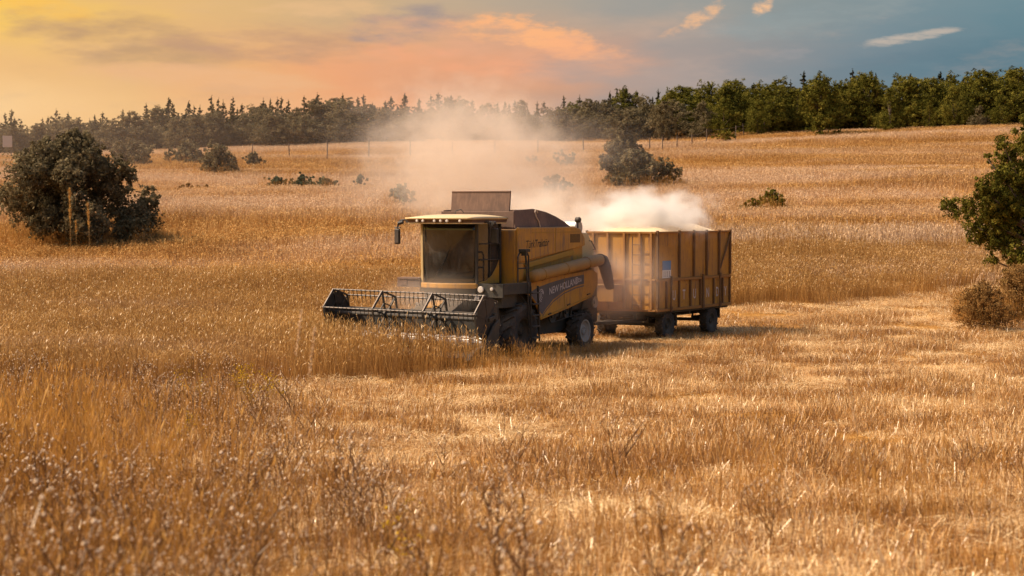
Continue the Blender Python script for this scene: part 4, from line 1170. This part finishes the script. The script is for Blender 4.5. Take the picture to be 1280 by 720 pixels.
for s_ in (-1, 1):
    for k in range(60):
        a0 = k * .55; a1 = a0 + .55; v0 = s_ * (W_ - .06 - k * .033); v1 = v0 - s_ * .033
        c = [Vector((3.12 + r_ * math.cos(a), v, .55 + r_ * math.sin(a))) for a, v in ((a0, v0), (a1, v1)) for r_ in (.15, .27)]
        q.add(c, [(0, 1, 3, 2)])
q.build('intake_auger', M['steel'], hd)
q = MB()
for k in range(62):
    v = -W_ + .04 + k * (2 * W_ - .08) / 61; q.add([(3.9, v - .022, .2), (3.9, v + .022, .2), (4.03, v, .215), (3.9, v, .245)], [(0, 1, 2), (0, 2, 3), (1, 3, 2)])
q.build('cutter_bar', M['steel'], hd)
for s_ in (-1, 1):
    q = MB(); q.prism([(2.70, .25), (2.70, 1.12), (2.95, 1.0), (3.25, .66), (3.7, .42), (4.05, .18), (3.6, .16)], 1, s_ * W_, s_ * (W_ + .05))
    q.prism([(3.5, .16), (4.25, .18), (3.9, .42), (3.5, .5)], 1, s_ * (W_ - .03), s_ * (W_ + .10)); q.build('crop_divider', M['dark'], hd, bevel=.012)
    q = MB(); q.bar((2.78, s_ * (W_ - .02), 1.2), (3.13, s_ * (W_ - .02), 1.13), .07, .09); q.tube([(2.95, s_ * (W_ - .1), .9), (3.1, s_ * (W_ - .1), 1.1)], .04, 8); q.build('reel_arm', M['dark'], hd, bevel=.01)
rl = empty('reel', (3.13, 0, 1.13), 0, hd)
# the reel is a sub-part in its own meshes
def rp(mb, name, mat): 
    o = mb.build(name, M[mat], hd); mm = Matrix.Translation((3.13, 0, 1.13)); o.data.transform(mm); return o
bpy.data.objects.remove(rl)
RR = .64; WV = 2.30
ang = [R(75 - 60 * k) for k in range(6)]
q = MB(); q.tube([(0, -WV, 0), (0, WV, 0)], .055, 10); rp(q, 'reel_shaft', 'dark')
for a in ang:
    q = MB(); c = Vector((RR * math.cos(a), 0, RR * math.sin(a))); q.tube([c + Vector((0, -WV - .03, 0)), c + Vector((0, WV + .03, 0))], .019, 8); rp(q, 'reel_bat', 'reel_steel')
    q = MB()
    n_ = 34
    for k in range(n_):
        v = -WV + .06 + k * (2 * WV - .12) / (n_ - 1) + rnd.gauss(0, .006); p0 = c + Vector((0, v, 0))
        lean = Vector((-.05 + rnd.gauss(0, .012), rnd.gauss(0, .012), -.21 + rnd.gauss(0, .012)))
        q.tube([p0, p0 + lean * .5 + Vector((.02, 0, 0)), p0 + lean], [.012, .009, .006], 4, False)
        q.tube([p0 - Vector((0, .015, 0)), p0 + Vector((0, .015, 0))], .026, 6)
    rp(q, 'tine_row', 'black')
for v in (-WV, -.77, .77, WV):
    q = MB(); P_ = [Vector((RR * math.cos(a), v, RR * math.sin(a))) for a in ang]
    for i in range(6):
        q.bar(P_[i], P_[(i + 1) % 6], .035, .05, (0, 1, 0)); q.bar((0, v, 0), P_[i] * 1.0, .03, .05, (0, 1, 0)); 
        q.bar(P_[i] * .5 + Vector((0, v * .5, 0)), P_[(i + 1) % 6] * .5 + Vector((0, v * .5, 0)), .022, .03, (0, 1, 0))
    q.tube([(0, v - .03, 0), (0, v + .03, 0)], .11, 14); o = rp(q, 'reel_spider', 'dark')
    q = MB(); q.bar(P_[0] + Vector((.012, 0, .012)), P_[1] + Vector((.012, 0, .012)), .04, .025, (0, 1, 0)); rp(q, 'reel_rim_plate', 'reel_steel')
# end shields of the reel: dark curtains at both ends
for s_ in (-1, 1):
    q = MB(); n_ = 24; c0 = [(RR * .86 * math.cos(2 * math.pi * k / n_), RR * .86 * math.sin(2 * math.pi * k / n_)) for k in range(n_)]
    q.prism(c0, 1, s_ * (WV + .012) - .004, s_ * (WV + .012) + .004); rp(q, 'reel_end_shield', 'black')

# ================================================================ grain trailer
TP_X, TP_Y = xpix(820, 391, 59.3), 59.3
tz = g(TP_X + 1.0, TP_Y + 2)
TR = empty('grain_trailer', (TP_X - 1.15 * lx, TP_Y - 1.15 * ly, tz), HEAD)
tag(TR, 'high sided rusty orange grain trailer with ribbed walls behind the harvester', 'trailer')
M['trailer'] = paint('worn_orange_trailer_paint', (.43, .19, .018), (.26, .14, .06), .52, .62, scale=1.4, worn=(.17, .075, .03), streak=(.16, .07, .028))
M['trailer_dark'] = paint('dark_rust_ribs', (.13, .062, .022), (.2, .12, .06), .35, .8, scale=3)
M['trailer_rail'] = paint('rail_orange_paint', (.29, .12, .017), (.24, .135, .065), .4, .65, scale=2, worn=(.13, .06, .025))
M['blue'] = paint('blue_plate', (.05, .16, .33), (.2, .15, .12), .25, .6)
M['white'] = paint('white_plate', (.62, .58, .54), (.4, .28, .2), .35, .6)
M['faded_letter'] = paint('faded_white_lettering', (.55, .46, .42), (.36, .2, .1), .35, .7)
def tp(mb, name, mat, parent=None, **k): return mb.build(name, M[mat], parent or TR, **k)
LT, HW, Z0, ZM, Z1 = 5.4, 1.15, .85, 1.80, 3.24
for s_ in (1, -1):
    q = MB(); q.box(-LT, 0, s_ * (HW - .04), s_ * HW, Z0, ZM); lp = tp(q, 'lower_side_board', 'trailer', bevel=.006)
    q = MB(); q.box(-LT, 0, s_ * (HW - .04), s_ * HW, ZM + .02, Z1); upb = tp(q, 'upper_side_board', 'trailer', bevel=.006)
    q = MB()
    for z in (Z0 + .03, ZM - .02): q.bar((0.02, s_ * (HW + .02), z), (-LT - .02, s_ * (HW + .02), z), .07, .08)
    q.build('rail', M['trailer_rail'], lp, bevel=.006)
    q = MB(); q.bar((0.0, s_ * (HW + .02), Z1 - .03), (-LT, s_ * (HW + .02), Z1 - .03), .05, .06); q.build('rail', M['trailer_rail'], upb, bevel=.006)
    for u in (-.02, -1.55, -2.6, -3.55, -4.5, -LT + .04):
        q = MB(); q.box(u - .035, u + .035, s_ * (HW + .002), s_ * (HW + .07), ZM + .04, Z1 + .03); q.build('rib', M['trailer_dark'], upb, bevel=.006)
    for u in (-.03, -.66, -1.55, -2.36, -3.1, -3.32, -4.1, -4.78, -LT + .05):
        q = MB(); q.box(u - .028, u + .028, s_ * (HW + .002), s_ * (HW + .06), Z0 + .08, ZM - .06); q.build('rib', M['trailer_dark'], lp, bevel=.006)
    q = MB(); q.bar((-4.56, s_ * (HW + .05), 2.05), (-LT + .06, s_ * (HW + .05), 3.1), .05, .04, (0, 1, 0)); q.build('brace', M['trailer_dark'], upb)
    for u in (-.9, -3.2, -4.5):
        q = MB(); q.box(u - .05, u + .05, s_ * (HW + .06), s_ * (HW + .11), Z0 - .02, Z0 + .12); q.box(u - .04, u + .04, s_ * (HW + .06), s_ * (HW + .10), ZM - .18, ZM + .10); q.box(u - .02, u + .02, s_ * (HW + .05), s_ * (HW + .09), Z0 + .1, ZM - .1); q.build('hinge', M['trailer_dark'], lp)
    if s_ == 1:
        letters = [('U', -1.24), ('T', -1.95), ('U', -2.72), ('N', -3.70), ('D', -4.44), ('Y', -5.06)]
        for ch, u in letters:
            text_mb(ch, .42, (u, HW + .003, 1.16), (-1, 0, 0), (0, 0, 1), .003, 'CENTER', sx=.75).build('lettering', M['faded_letter'], lp)
        q = MB(); q.box(-.42, -1.12 + .12, HW + .003, HW + .012, 2.08, 2.36); pl = q.build('placard', M['blue'], upb)
        q = MB(); q.box(-.42, -1.0, HW + .003, HW + .012, 1.84, 2.078); q.build('placard', M['white'], upb)
        q = MB()
        for k in range(4): q.box(-.50 - k * .13, -.53 - k * .13, HW + .013, HW + .016, 1.87, 2.05)
        q.build('placard_bar', M['spout'], upb)
# front and rear walls, floor
q = MB(); q.box(-.04, 0, -HW + .042, HW - .042, Z0, Z1); fw = tp(q, 'front_board', 'trailer', bevel=.006)
q = MB()
for v in (-.95, -.45, .1, .62, 1.0): q.box(.002, .06, v - .035, v + .035, Z0 + .05, Z1)
for z in (Z0 + .03, ZM, Z1 - .03): q.box(.002, .05, -HW, HW, z - .03, z + .03)
q.build('rib', M['trailer_rail'], fw, bevel=.006)
q = MB(); q.box(.05, .62, -1.12, .05, 1.14, 1.62); q.box(.03, .66, -1.15, .08, 1.62, 1.66); tb = tp(q, 'tool_box', 'trailer', bevel=.02)
q = MB(); q.box(.62, .64, -.60, -.48, 1.5, 1.6); q.build('hasp', M['trailer_dark'], tb)
q = MB(); q.tube([(.12, .72, .9), (.12, .72, 3.1)], .02, 6); q.tube([(.12, .42, .9), (.12, .42, 3.1)], .02, 6)
for k in range(7): q.tube([(.12, .42, 1.05 + .3 * k), (.12, .72, 1.05 + .3 * k)], .016, 6)
tp(q, 'ladder', 'trailer_dark')
q = MB(); q.box(-LT, -LT + .04, -HW + .042, HW - .042, Z0, Z1)
q.box(-LT - .05, -LT - .002, -HW, HW, ZM - .04, ZM + .04); q.box(-LT - .06, -LT - .002, -HW, HW, Z1 - .06, Z1); q.box(-LT - .05, -LT - .002, -.04, .04, Z0, Z1)
tp(q, 'tailgate', 'trailer', bevel=.006)
q = MB(); q.box(-LT + .04, -.04, -HW + .04, HW - .04, Z0 - .08, Z0)
for s_ in (-.45, .45): q.box(-LT + .1, .0, s_ - .06, s_ + .06, .60, Z0 - .08)
for u in (-.6, -1.6, -2.6, -3.9): q.box(u - .05, u + .05, -1.05, 1.05, .68, .77)
q.box(-1.25, -.75, -.35, .35, .5, .62); q.tube([(-.9, .98, .70), (-.9, .98, .52)], .05, 8)
tp(q, 'chassis', 'dark', bevel=.01)
for u in (-.95, -4.15):
    q = MB(); q.bar((u, -.95, .42), (u, .95, .42), .10, .10)
    for s_ in (-.62, .62): q.box(u - .45, u + .45, s_ - .04, s_ + .04, .47, .56); q.bar((u - .45, s_, .5), (u - .4, s_, .66), .05); q.bar((u + .45, s_, .5), (u + .4, s_, .66), .05)
    tp(q, 'axle', 'dark', bevel=.008)
q = MB(); q.bar((-.6, -.4, .55), (1.6, 0, .55), .09, .1); q.bar((-.6, .4, .55), (1.6, 0, .55), .09, .1); q.tube([(1.55, 0, .55), (1.8, 0, .55)], .05, 8); tp(q, 'drawbar', 'dark', bevel=.01)
q = MB(); q.box(-1.62, -1.58, .70, 1.08, .35, .85); q.box(-4.82, -4.78, .70, 1.08, .45, .85); tp(q, 'mudguard_flap', 'rubber')
for u in (-.95, -4.15):
    for s_ in (1, -1): add_wheel(TR, u, s_ * .98, .45, .27, .24, 'dark', s_, 14)
# load of grain heaped above the boards
nx_, ny_ = 40, 20; rows = []
for i in range(nx_ + 1):
    u = -LT + .05 + (LT - .1) * i / nx_; row = []
    for k in range(ny_ + 1):
        v = -HW + .05 + (2 * HW - .1) * k / ny_
        e = min(1, (u + LT) / .8, -u / .9) * (1 - abs(v / HW) ** 2.2)
        z = Z1 - .10 + .26 * max(0, e) ** .8 * (.75 + .5 * float(vnoise(u, v, .7, 5))) + .02 * float(vnoise(u, v, .12, 6))
        row.append((u, v, z))
    rows.append(row)
m, nt, nd, L = newmat('heaped_grain')
out = N(nt, 'ShaderNodeOutputMaterial'); b = N(nt, 'ShaderNodeBsdfDiffuse'); tcn = N(nt, 'ShaderNodeTexCoord')
L.new(ramp(nt, noise(nt, tcn.outputs['Object'], 60, 4, .7), [(.3, (.45, .28, .13)), (.7, (.80, .62, .40))]), b.inputs[0]); L.new(b.outputs[0], out.inputs[0]); M['grain'] = m
q = MB(); q.grid(rows); gh = q.build('grain_heap', m, None, smooth=True)
gh.location = TR.location; gh.rotation_euler = TR.rotation_euler
tag(gh, 'pale heap of harvested grain lying over the rim of the orange trailer', 'grain heap')
# ================================================================ single tall dry stems that stand out
M['stalk'] = paint('golden_stalk', (.46, .25, .07), (.5, .3, .12), .3, .8)
def stem_thing(p_base, p_top, Y, bow, head, name, label, mat='goldgrass', w=.006, hw=.03, group=None, hl=.25):
    x0 = xpix(p_base[0], p_base[1], Y); z0 = g(x0, Y); x1 = xpix(p_top[0], p_top[1], Y); z1 = zpix(p_top[1], Y)
    o = empty(name, (x0, Y, z0 - .03)); tag(o, label, 'dry stem', group)
    n = 9; P_ = []
    for i in range(n):
        t = i / (n - 1); P_.append(Vector(((x1 - x0) * t + bow * math.sin(math.pi * t), .12 * t * t, (z1 - z0 + .03) * t)))
    q = MB(); q.tube(P_, [w * (1 - .6 * i / (n - 1)) for i in range(n)], 5); q.build('stalk', M['stalk'], o)
    if head:
        r = np.random.default_rng(int(p_top[0])); k = 150
        d = (P_[-1] - P_[-3]).normalized(); c = []
        t = r.uniform(-1, .15, k)
        for a in t: c.append(np.array(P_[-1] + d * a * hl))
        ax = unit(np.array(d)[None] * 1.0 + r.normal(0, .35, (k, 3))); c = np.array(c) + ax * hw * r.random(k)[:, None]
        V, F = diamonds(c, hw * .9, hw * .22, ax, r.uniform(0, 3.1, k))
        h_ = bpy.data.objects.new('seed_head', np_mesh('seed_head', V, F, M[head], np.clip(r.normal(.75, .15, k), 0, 1))); col.objects.link(h_); h_.parent = o
    return o
M['plume'] = leafmat('pale_grass_plume', (.35, .20, .09), (.55, .36, .18), (.72, .53, .34), .4, .02, None, .2)
M['straw_pale'] = leafmat('pale_straw', (.5, .33, .16), (.62, .45, .26), (.8, .64, .44), .2, .08, None, .2)
stem_thing((112, 420), (84, 243), 23.0, -.05, 'goldgrass', 'dry_grass_stem', 'tallest golden dry stem, leaning left before the huge bush', w=.005, hw=.024, hl=.34)
stem_thing((118, 420), (107, 259), 22.6, .03, 'goldgrass', 'dry_grass_stem', 'upright golden dry stem just beside the tallest leaning one', w=.005, hw=.024, hl=.24)
stem_thing((104, 420), (92, 279), 23.6, .0, 'goldgrass', 'dry_grass_stem', 'shortest thin dry stem before the huge bush', w=.004, hw=.016, hl=.12)
stem_thing((372, 520), (374, 398), 21.0, -.07, 'plume', 'plume_grass_stem', 'curved pale plume grass left of the reel tip, the higher of two', w=.006, hw=.030, hl=.42)
stem_thing((388, 550), (391, 421), 19.5, -.07, 'plume', 'plume_grass_stem', 'curved pale plume grass, the lower of two, with a dark stalk', w=.006, hw=.030, hl=.42)
stem_thing((1086, 690), (1060, 460), 17.5, .02, 'plume', 'plume_grass_stem', 'tall pale feathery stem standing alone in the stubble nearest the right edge', w=.009, hw=.030, hl=.60)
def straw(a, b_, Y, w, label):
    A = Vector((xpix(*a, Y), Y, zpix(a[1], Y))); B = Vector((xpix(*b_, Y), Y - .15, zpix(b_[1], Y)))
    A.z = max(A.z, g(A.x, A.y) + .01)
    o = MB().tube([(0, 0, 0), (B - A) * .5 + Vector((0, 0, .01)), B - A], [w, w, w * .5], 6).build('fallen_straw', M['straw_pale']); o.location = A
    tag(o, label, 'straw'); return o
straw((212, 716), (259, 657), 16.2, .007, 'bright pale straw leaning in the weeds at the bottom edge')
straw((282, 622), (296, 606), 18.0, .006, 'short pale straw piece among the white seed heads')
straw((393, 685), (412, 703), 16.4, .006, 'short pale straw sloping down beside the golden grass')

# ================================================================ dust
def dust(name, c, rad, dens, colr, nscale, lo, hi, label, seed=0.0, tilt=0.0, aniso=.35, pw=1.0, flat=None):
    """soft-edged cloud of dust in an ellipsoid; c is its centre"""
    me = bpy.data.meshes.new(name); bm = bmesh.new(); bmesh.ops.create_icosphere(bm, subdivisions=3, radius=1.0); bm.to_mesh(me); bm.free()
    o = bpy.data.objects.new(name, me); col.objects.link(o)
    o.location = c; o.scale = rad; o.rotation_euler = (0, tilt, 0)
    m, nt, nd, L = newmat(name + '_air')
    out = N(nt, 'ShaderNodeOutputMaterial'); pv = N(nt, 'ShaderNodeVolumePrincipled')
    tcn = N(nt, 'ShaderNodeTexCoord'); P = tcn.outputs['Object']; geo = N(nt, 'ShaderNodeNewGeometry')
    ln = N(nt, 'ShaderNodeVectorMath', operation='LENGTH'); L.new(P, ln.inputs[0])
    fall = math_(nt, 'POWER', smooth01(nt, ln.outputs['Value'], 1.0, .15), pw)
    W = scaled(nt, geo.outputs['Position'], (nscale, nscale, nscale * 1.3), (seed, seed * .7, seed * 1.3))
    nz = noise(nt, W, 1.0, 5, .58)
    f = math_(nt, 'MULTIPLY', fall, smooth01(nt, math_(nt, 'ADD', nz, math_(nt, 'MULTIPLY', fall, .25)), lo, hi))
    L.new(math_(nt, 'MULTIPLY', f, dens), pv.inputs['Density'])
    pv.inputs['Color'].default_value = (*colr, 1); pv.inputs['Anisotropy'].default_value = aniso
    L.new(pv.outputs[0], out.inputs['Volume'])
    me.materials.append(m)
    tag(o, label, 'dust', kind='stuff')
    m.cycles.volume_step_rate = 1.0 if hasattr(m, 'cycles') else 1
    return o
def pos(px, py, Y): return Vector((xpix(px, py, Y), Y, zpix(py, Y)))
DC = (.93, .80, .67)
dust('dust_plume', pos(800, 276, 61.5), (3.0, 1.9, 1.35), 4.2, (.995, .95, .89), 1.35, .50, .86, 'bright dense dust plume blowing over the front of the grain trailer', 3.1, R(-6), .4, .8)
dust('dust_billow', pos(700, 270, 63), (3.6, 2.4, 1.5), 1.0, (.98, .88, .76), 1.1, .52, .82, 'pale dust billow behind the raised tank cover', 8.2, R(5))
dust('dust_cloud', pos(592, 203, 74), (7.0, 5.0, 4.6), .36, DC, .75, .53, .78, 'tall tan dust cloud rising behind the cab', 1.7, R(12))
dust('dust_drift', pos(600, 195, 105), (12.0, 10.0, 6.0), .045, DC, .26, .48, .74, 'wide thin dust drift hiding the slope and the trees', 5.5)
dust('dust_haze', Vector((-34, 140, 9.0)), (42.0, 75.0, 9.5), .0013, (.90, .72, .58), .06, .30, .75, 'faint dust haze before the left tree line', 9.1)
dust('header_dust', pos(545, 372, 52.6), (2.0, 1.5, .9), .35, DC, .8, .38, .70, 'thin dust rolling over the reel under the cab', 2.2)
dust('side_dust', pos(752, 350, 57.6), (2.5, 1.5, 1.7), .75, (.88, .70, .56), .6, .36, .7, 'thin dust hanging between the harvester rear and the trailer', 6.6)

# ================================================================ light, sky, camera
SUN_AZ, SUN_EL = R(-86), R(47)      # azimuth from +Y, negative to the left
S = Vector((math.sin(SUN_AZ) * math.cos(SUN_EL), math.cos(SUN_AZ) * math.cos(SUN_EL), math.sin(SUN_EL)))
ld = bpy.data.lights.new('sun', 'SUN'); ld.energy = 4.6; ld.angle = R(.5); ld.color = (1.0, .83, .62)
lo_ = bpy.data.objects.new('sun', ld); col.objects.link(lo_)
lo_.rotation_euler = (-S).to_track_quat('-Z', 'Y').to_euler(); lo_.location = (-40, 60, 60)

w = bpy.data.worlds.new('World'); sc.world = w; w.use_nodes = True
nt = w.node_tree; nt.nodes.clear(); L = nt.links
out = N(nt, 'ShaderNodeOutputWorld')
sky = N(nt, 'ShaderNodeTexSky', sky_type='NISHITA'); sky.sun_disc = False
sky.sun_elevation = SUN_EL; sky.sun_rotation = SUN_AZ % (2 * math.pi); sky.dust_density = 3.0
bg = N(nt, 'ShaderNodeBackground'); bg.inputs[1].default_value = .15; L.new(sky.outputs[0], bg.inputs[0])
tc = N(nt, 'ShaderNodeTexCoord'); D = tc.outputs['Generated']
sp_ = N(nt, 'ShaderNodeSeparateXYZ'); L.new(D, sp_.inputs[0])
az = math_(nt, 'ARCTAN2', sp_.outputs[0], sp_.outputs[1]); el = math_(nt, 'ARCSINE', sp_.outputs[2])
def lin(c): return tuple(((x / 255) / 12.92 if x / 255 <= .04045 else (((x / 255) + .055) / 1.055) ** 2.4) for x in c)
# slow warp so the colour fronts are not straight
wn = noise(nt, scaled(nt, D, (7, 7, 26)), 1, 4, .6)
wn2 = noise(nt, scaled(nt, D, (5, 5, 17), (4.3, 1.2, 2)), 1, 4, .6)
azw = math_(nt, 'ADD', az, math_(nt, 'MULTIPLY', math_(nt, 'SUBTRACT', wn, .5), .16))
def row(cols):
    mr = N(nt, 'ShaderNodeMapRange'); L.new(azw, mr.inputs[0]); mr.inputs[1].default_value = -.2572 * 1.25; mr.inputs[2].default_value = .2572 * 1.25
    n_ = len(cols)
    return ramp(nt, mr.outputs[0], [(.1 + .8 * i / (n_ - 1), lin(c)) for i, c in enumerate(cols)])
low = row([(252, 208, 148), (246, 196, 134), (242, 180, 130), (235, 163, 118), (208, 160, 130), (165, 152, 145), (140, 144, 148), (118, 136, 146), (98, 128, 142)])
mid = row([(240, 190, 126), (232, 184, 126), (238, 178, 122), (240, 170, 122), (228, 165, 128), (172, 156, 148), (146, 147, 148), (120, 138, 147), (98, 130, 142)])
hig = row([(255, 208, 88), (234, 188, 124), (222, 182, 130), (208, 176, 136), (190, 170, 146), (164, 160, 152), (142, 152, 152), (128, 146, 152), (112, 140, 149)])
elw = math_(nt, 'ADD', el, math_(nt, 'MULTIPLY', math_(nt, 'SUBTRACT', wn2, .5), .03))
c = mixc(nt, smooth01(nt, elw, .045, .075), low, mid); c = mixc(nt, smooth01(nt, elw, .072, .105), c, hig)
# clouds as directions in the sky: (azimuth, elevation, half width, half height, tilt, colour, strength)
def cloud(c, px, py, hw_, hh, slope, colr, k, ns=(26, 26, 80), lo=.42, hi=.66, seed=0.):
    a0 = math.atan((px - 640) / FX); e0 = math.atan((262 - py) / FX)
    x = math_(nt, 'DIVIDE', math_(nt, 'SUBTRACT', az, a0), hw_ / FX)
    y0 = math_(nt, 'ADD', math_(nt, 'SUBTRACT', el, e0), math_(nt, 'MULTIPLY', math_(nt, 'SUBTRACT', az, a0), slope))
    y = math_(nt, 'DIVIDE', y0, hh / FX)
    r2 = math_(nt, 'ADD', math_(nt, 'MULTIPLY', x, x), math_(nt, 'MULTIPLY', y, y))
    fall = smooth01(nt, r2, 1.0, .05)
    nz = noise(nt, scaled(nt, D, ns, (seed, seed * 1.7, seed * .3)), 1, 6, .62)
    nz2 = noise(nt, scaled(nt, D, tuple(q * 3.3 for q in ns), (seed + 3, seed, 1)), 1, 5, .65)
    v = math_(nt, 'ADD', nz, math_(nt, 'MULTIPLY', math_(nt, 'SUBTRACT', nz2, .5), .62))
    v = math_(nt, 'ADD', v, math_(nt, 'MULTIPLY', math_(nt, 'SUBTRACT', fall, .8), .42))
    f = math_(nt, 'MULTIPLY', smooth01(nt, v, lo, hi + .16), math_(nt, 'POWER', fall, .5))
    return mixc(nt, math_(nt, 'MULTIPLY', f, k), c, lin(colr))
c = cloud(c, 150, 56, 230, 50, .14, (196, 158, 118), .9, (11, 11, 46), .36, .58, 2.)
c = cloud(c, 60, 20, 120, 26, .1, (255, 196, 92), .7, (16, 16, 70), .40, .60, 21.)
c = cloud(c, 250, 100, 260, 26, .05, (238, 184, 136), .8, (11, 11, 60), .36, .58, 22.)
c = cloud(c, 330, 56, 200, 40, .05, (196, 154, 124), .85, (11, 11, 50), .36, .58, 5.)
c = cloud(c, 420, 14, 160, 20, .0, (236, 190, 140), .7, (14, 14, 60), .38, .58, 23.)
c = cloud(c, 505, 34, 110, 34, -.1, (160, 146, 144), .9, (13, 13, 44), .34, .56, 7.)
c = cloud(c, 640, 66, 260, 60, .1, (236, 174, 138), .75, (10, 10, 40), .36, .58, 31.)
c = cloud(c, 640, 38, 150, 34, .15, (255, 184, 130), .95, (30, 30, 90), .42, .56, 1.)
c = cloud(c, 720, 62, 90, 26, .1, (255, 182, 132), .8, (26, 26, 80), .44, .62, 4.)
c = cloud(c, 560, 75, 180, 26, .15, (250, 172, 128), .6, (20, 20, 70), .42, .66, 9.)
c = cloud(c, 880, 20, 46, 20, -.55, (246, 190, 142), .95, (40, 40, 90), .42, .60, 3.)
c = cloud(c, 952, 10, 22, 18, -.3, (250, 196, 148), .95, (50, 50, 100), .40, .58, 6.)
c = cloud(c, 845, 40, 30, 10, -.3, (232, 180, 140), .7, (40, 40, 90), .42, .60, 8.)
c = cloud(c, 800, 90, 200, 40, .05, (176, 160, 152), .6, (12, 12, 50), .36, .58, 33.)
c = cloud(c, 1030, 26, 220, 34, -.12, (150, 160, 160), .7, (12, 12, 50), .38, .6, 34.)
c = cloud(c, 1150, 95, 260, 52, -.18, (84, 114, 130), .28, (9, 9, 40), .34, .62, 11.)
c = cloud(c, 1138, 52, 86, 10, -.14, (196, 182, 168), .9, (26, 26, 150), .36, .54, 12.)
c = cloud(c, 980, 72, 60, 12, -.12, (160, 156, 156), .5, (30, 30, 120), .40, .6, 13.)
fn = noise(nt, scaled(nt, D, (16, 16, 60), (2, 7, 1)), 1, 7, .66)
c = mixc(nt, math_(nt, 'MULTIPLY', smooth01(nt, fn, .50, .80), .22), c, lin((226, 186, 160)))
c = mixc(nt, math_(nt, 'MULTIPLY', smooth01(nt, fn, .48, .22), .18), c, lin((140, 132, 132)))
bg2 = N(nt, 'ShaderNodeBackground'); L.new(c, bg2.inputs[0]); bg2.inputs[1].default_value = SKYK
mx = N(nt, 'ShaderNodeMixShader'); L.new(smooth01(nt, el, .55, .2), mx.inputs[0]); L.new(bg.outputs[0], mx.inputs[1]); L.new(bg2.outputs[0], mx.inputs[2])
L.new(mx.outputs[0], out.inputs[0])

cd = bpy.data.cameras.new('camera'); cam = bpy.data.objects.new('camera', cd); col.objects.link(cam)
cam.location = (0, 0, EYE); cam.rotation_euler = (math.pi / 2 - PITCH, 0, 0)
cd.lens = 70; cd.sensor_width = 36; cd.clip_end = 3000; cd.clip_start = .1
cd.dof.use_dof = True; cd.dof.focus_distance = 53; cd.dof.aperture_fstop = 2.4
sc.camera = cam
sc.view_settings.view_transform = 'Standard'; sc.view_settings.look = 'None'; sc.view_settings.gamma = 1
sc.view_settings.use_curve_mapping = False; sc.view_settings.exposure = EXPO
cy = sc.cycles
cy.max_bounces = 8; cy.diffuse_bounces = 3; cy.glossy_bounces = 2; cy.transmission_bounces = 6; cy.transparent_max_bounces = 12; cy.volume_bounces = 3
cy.volume_step_rate = 1.0; cy.volume_max_steps = 128
cy.use_denoising = True
cy.sample_clamp_indirect = 6
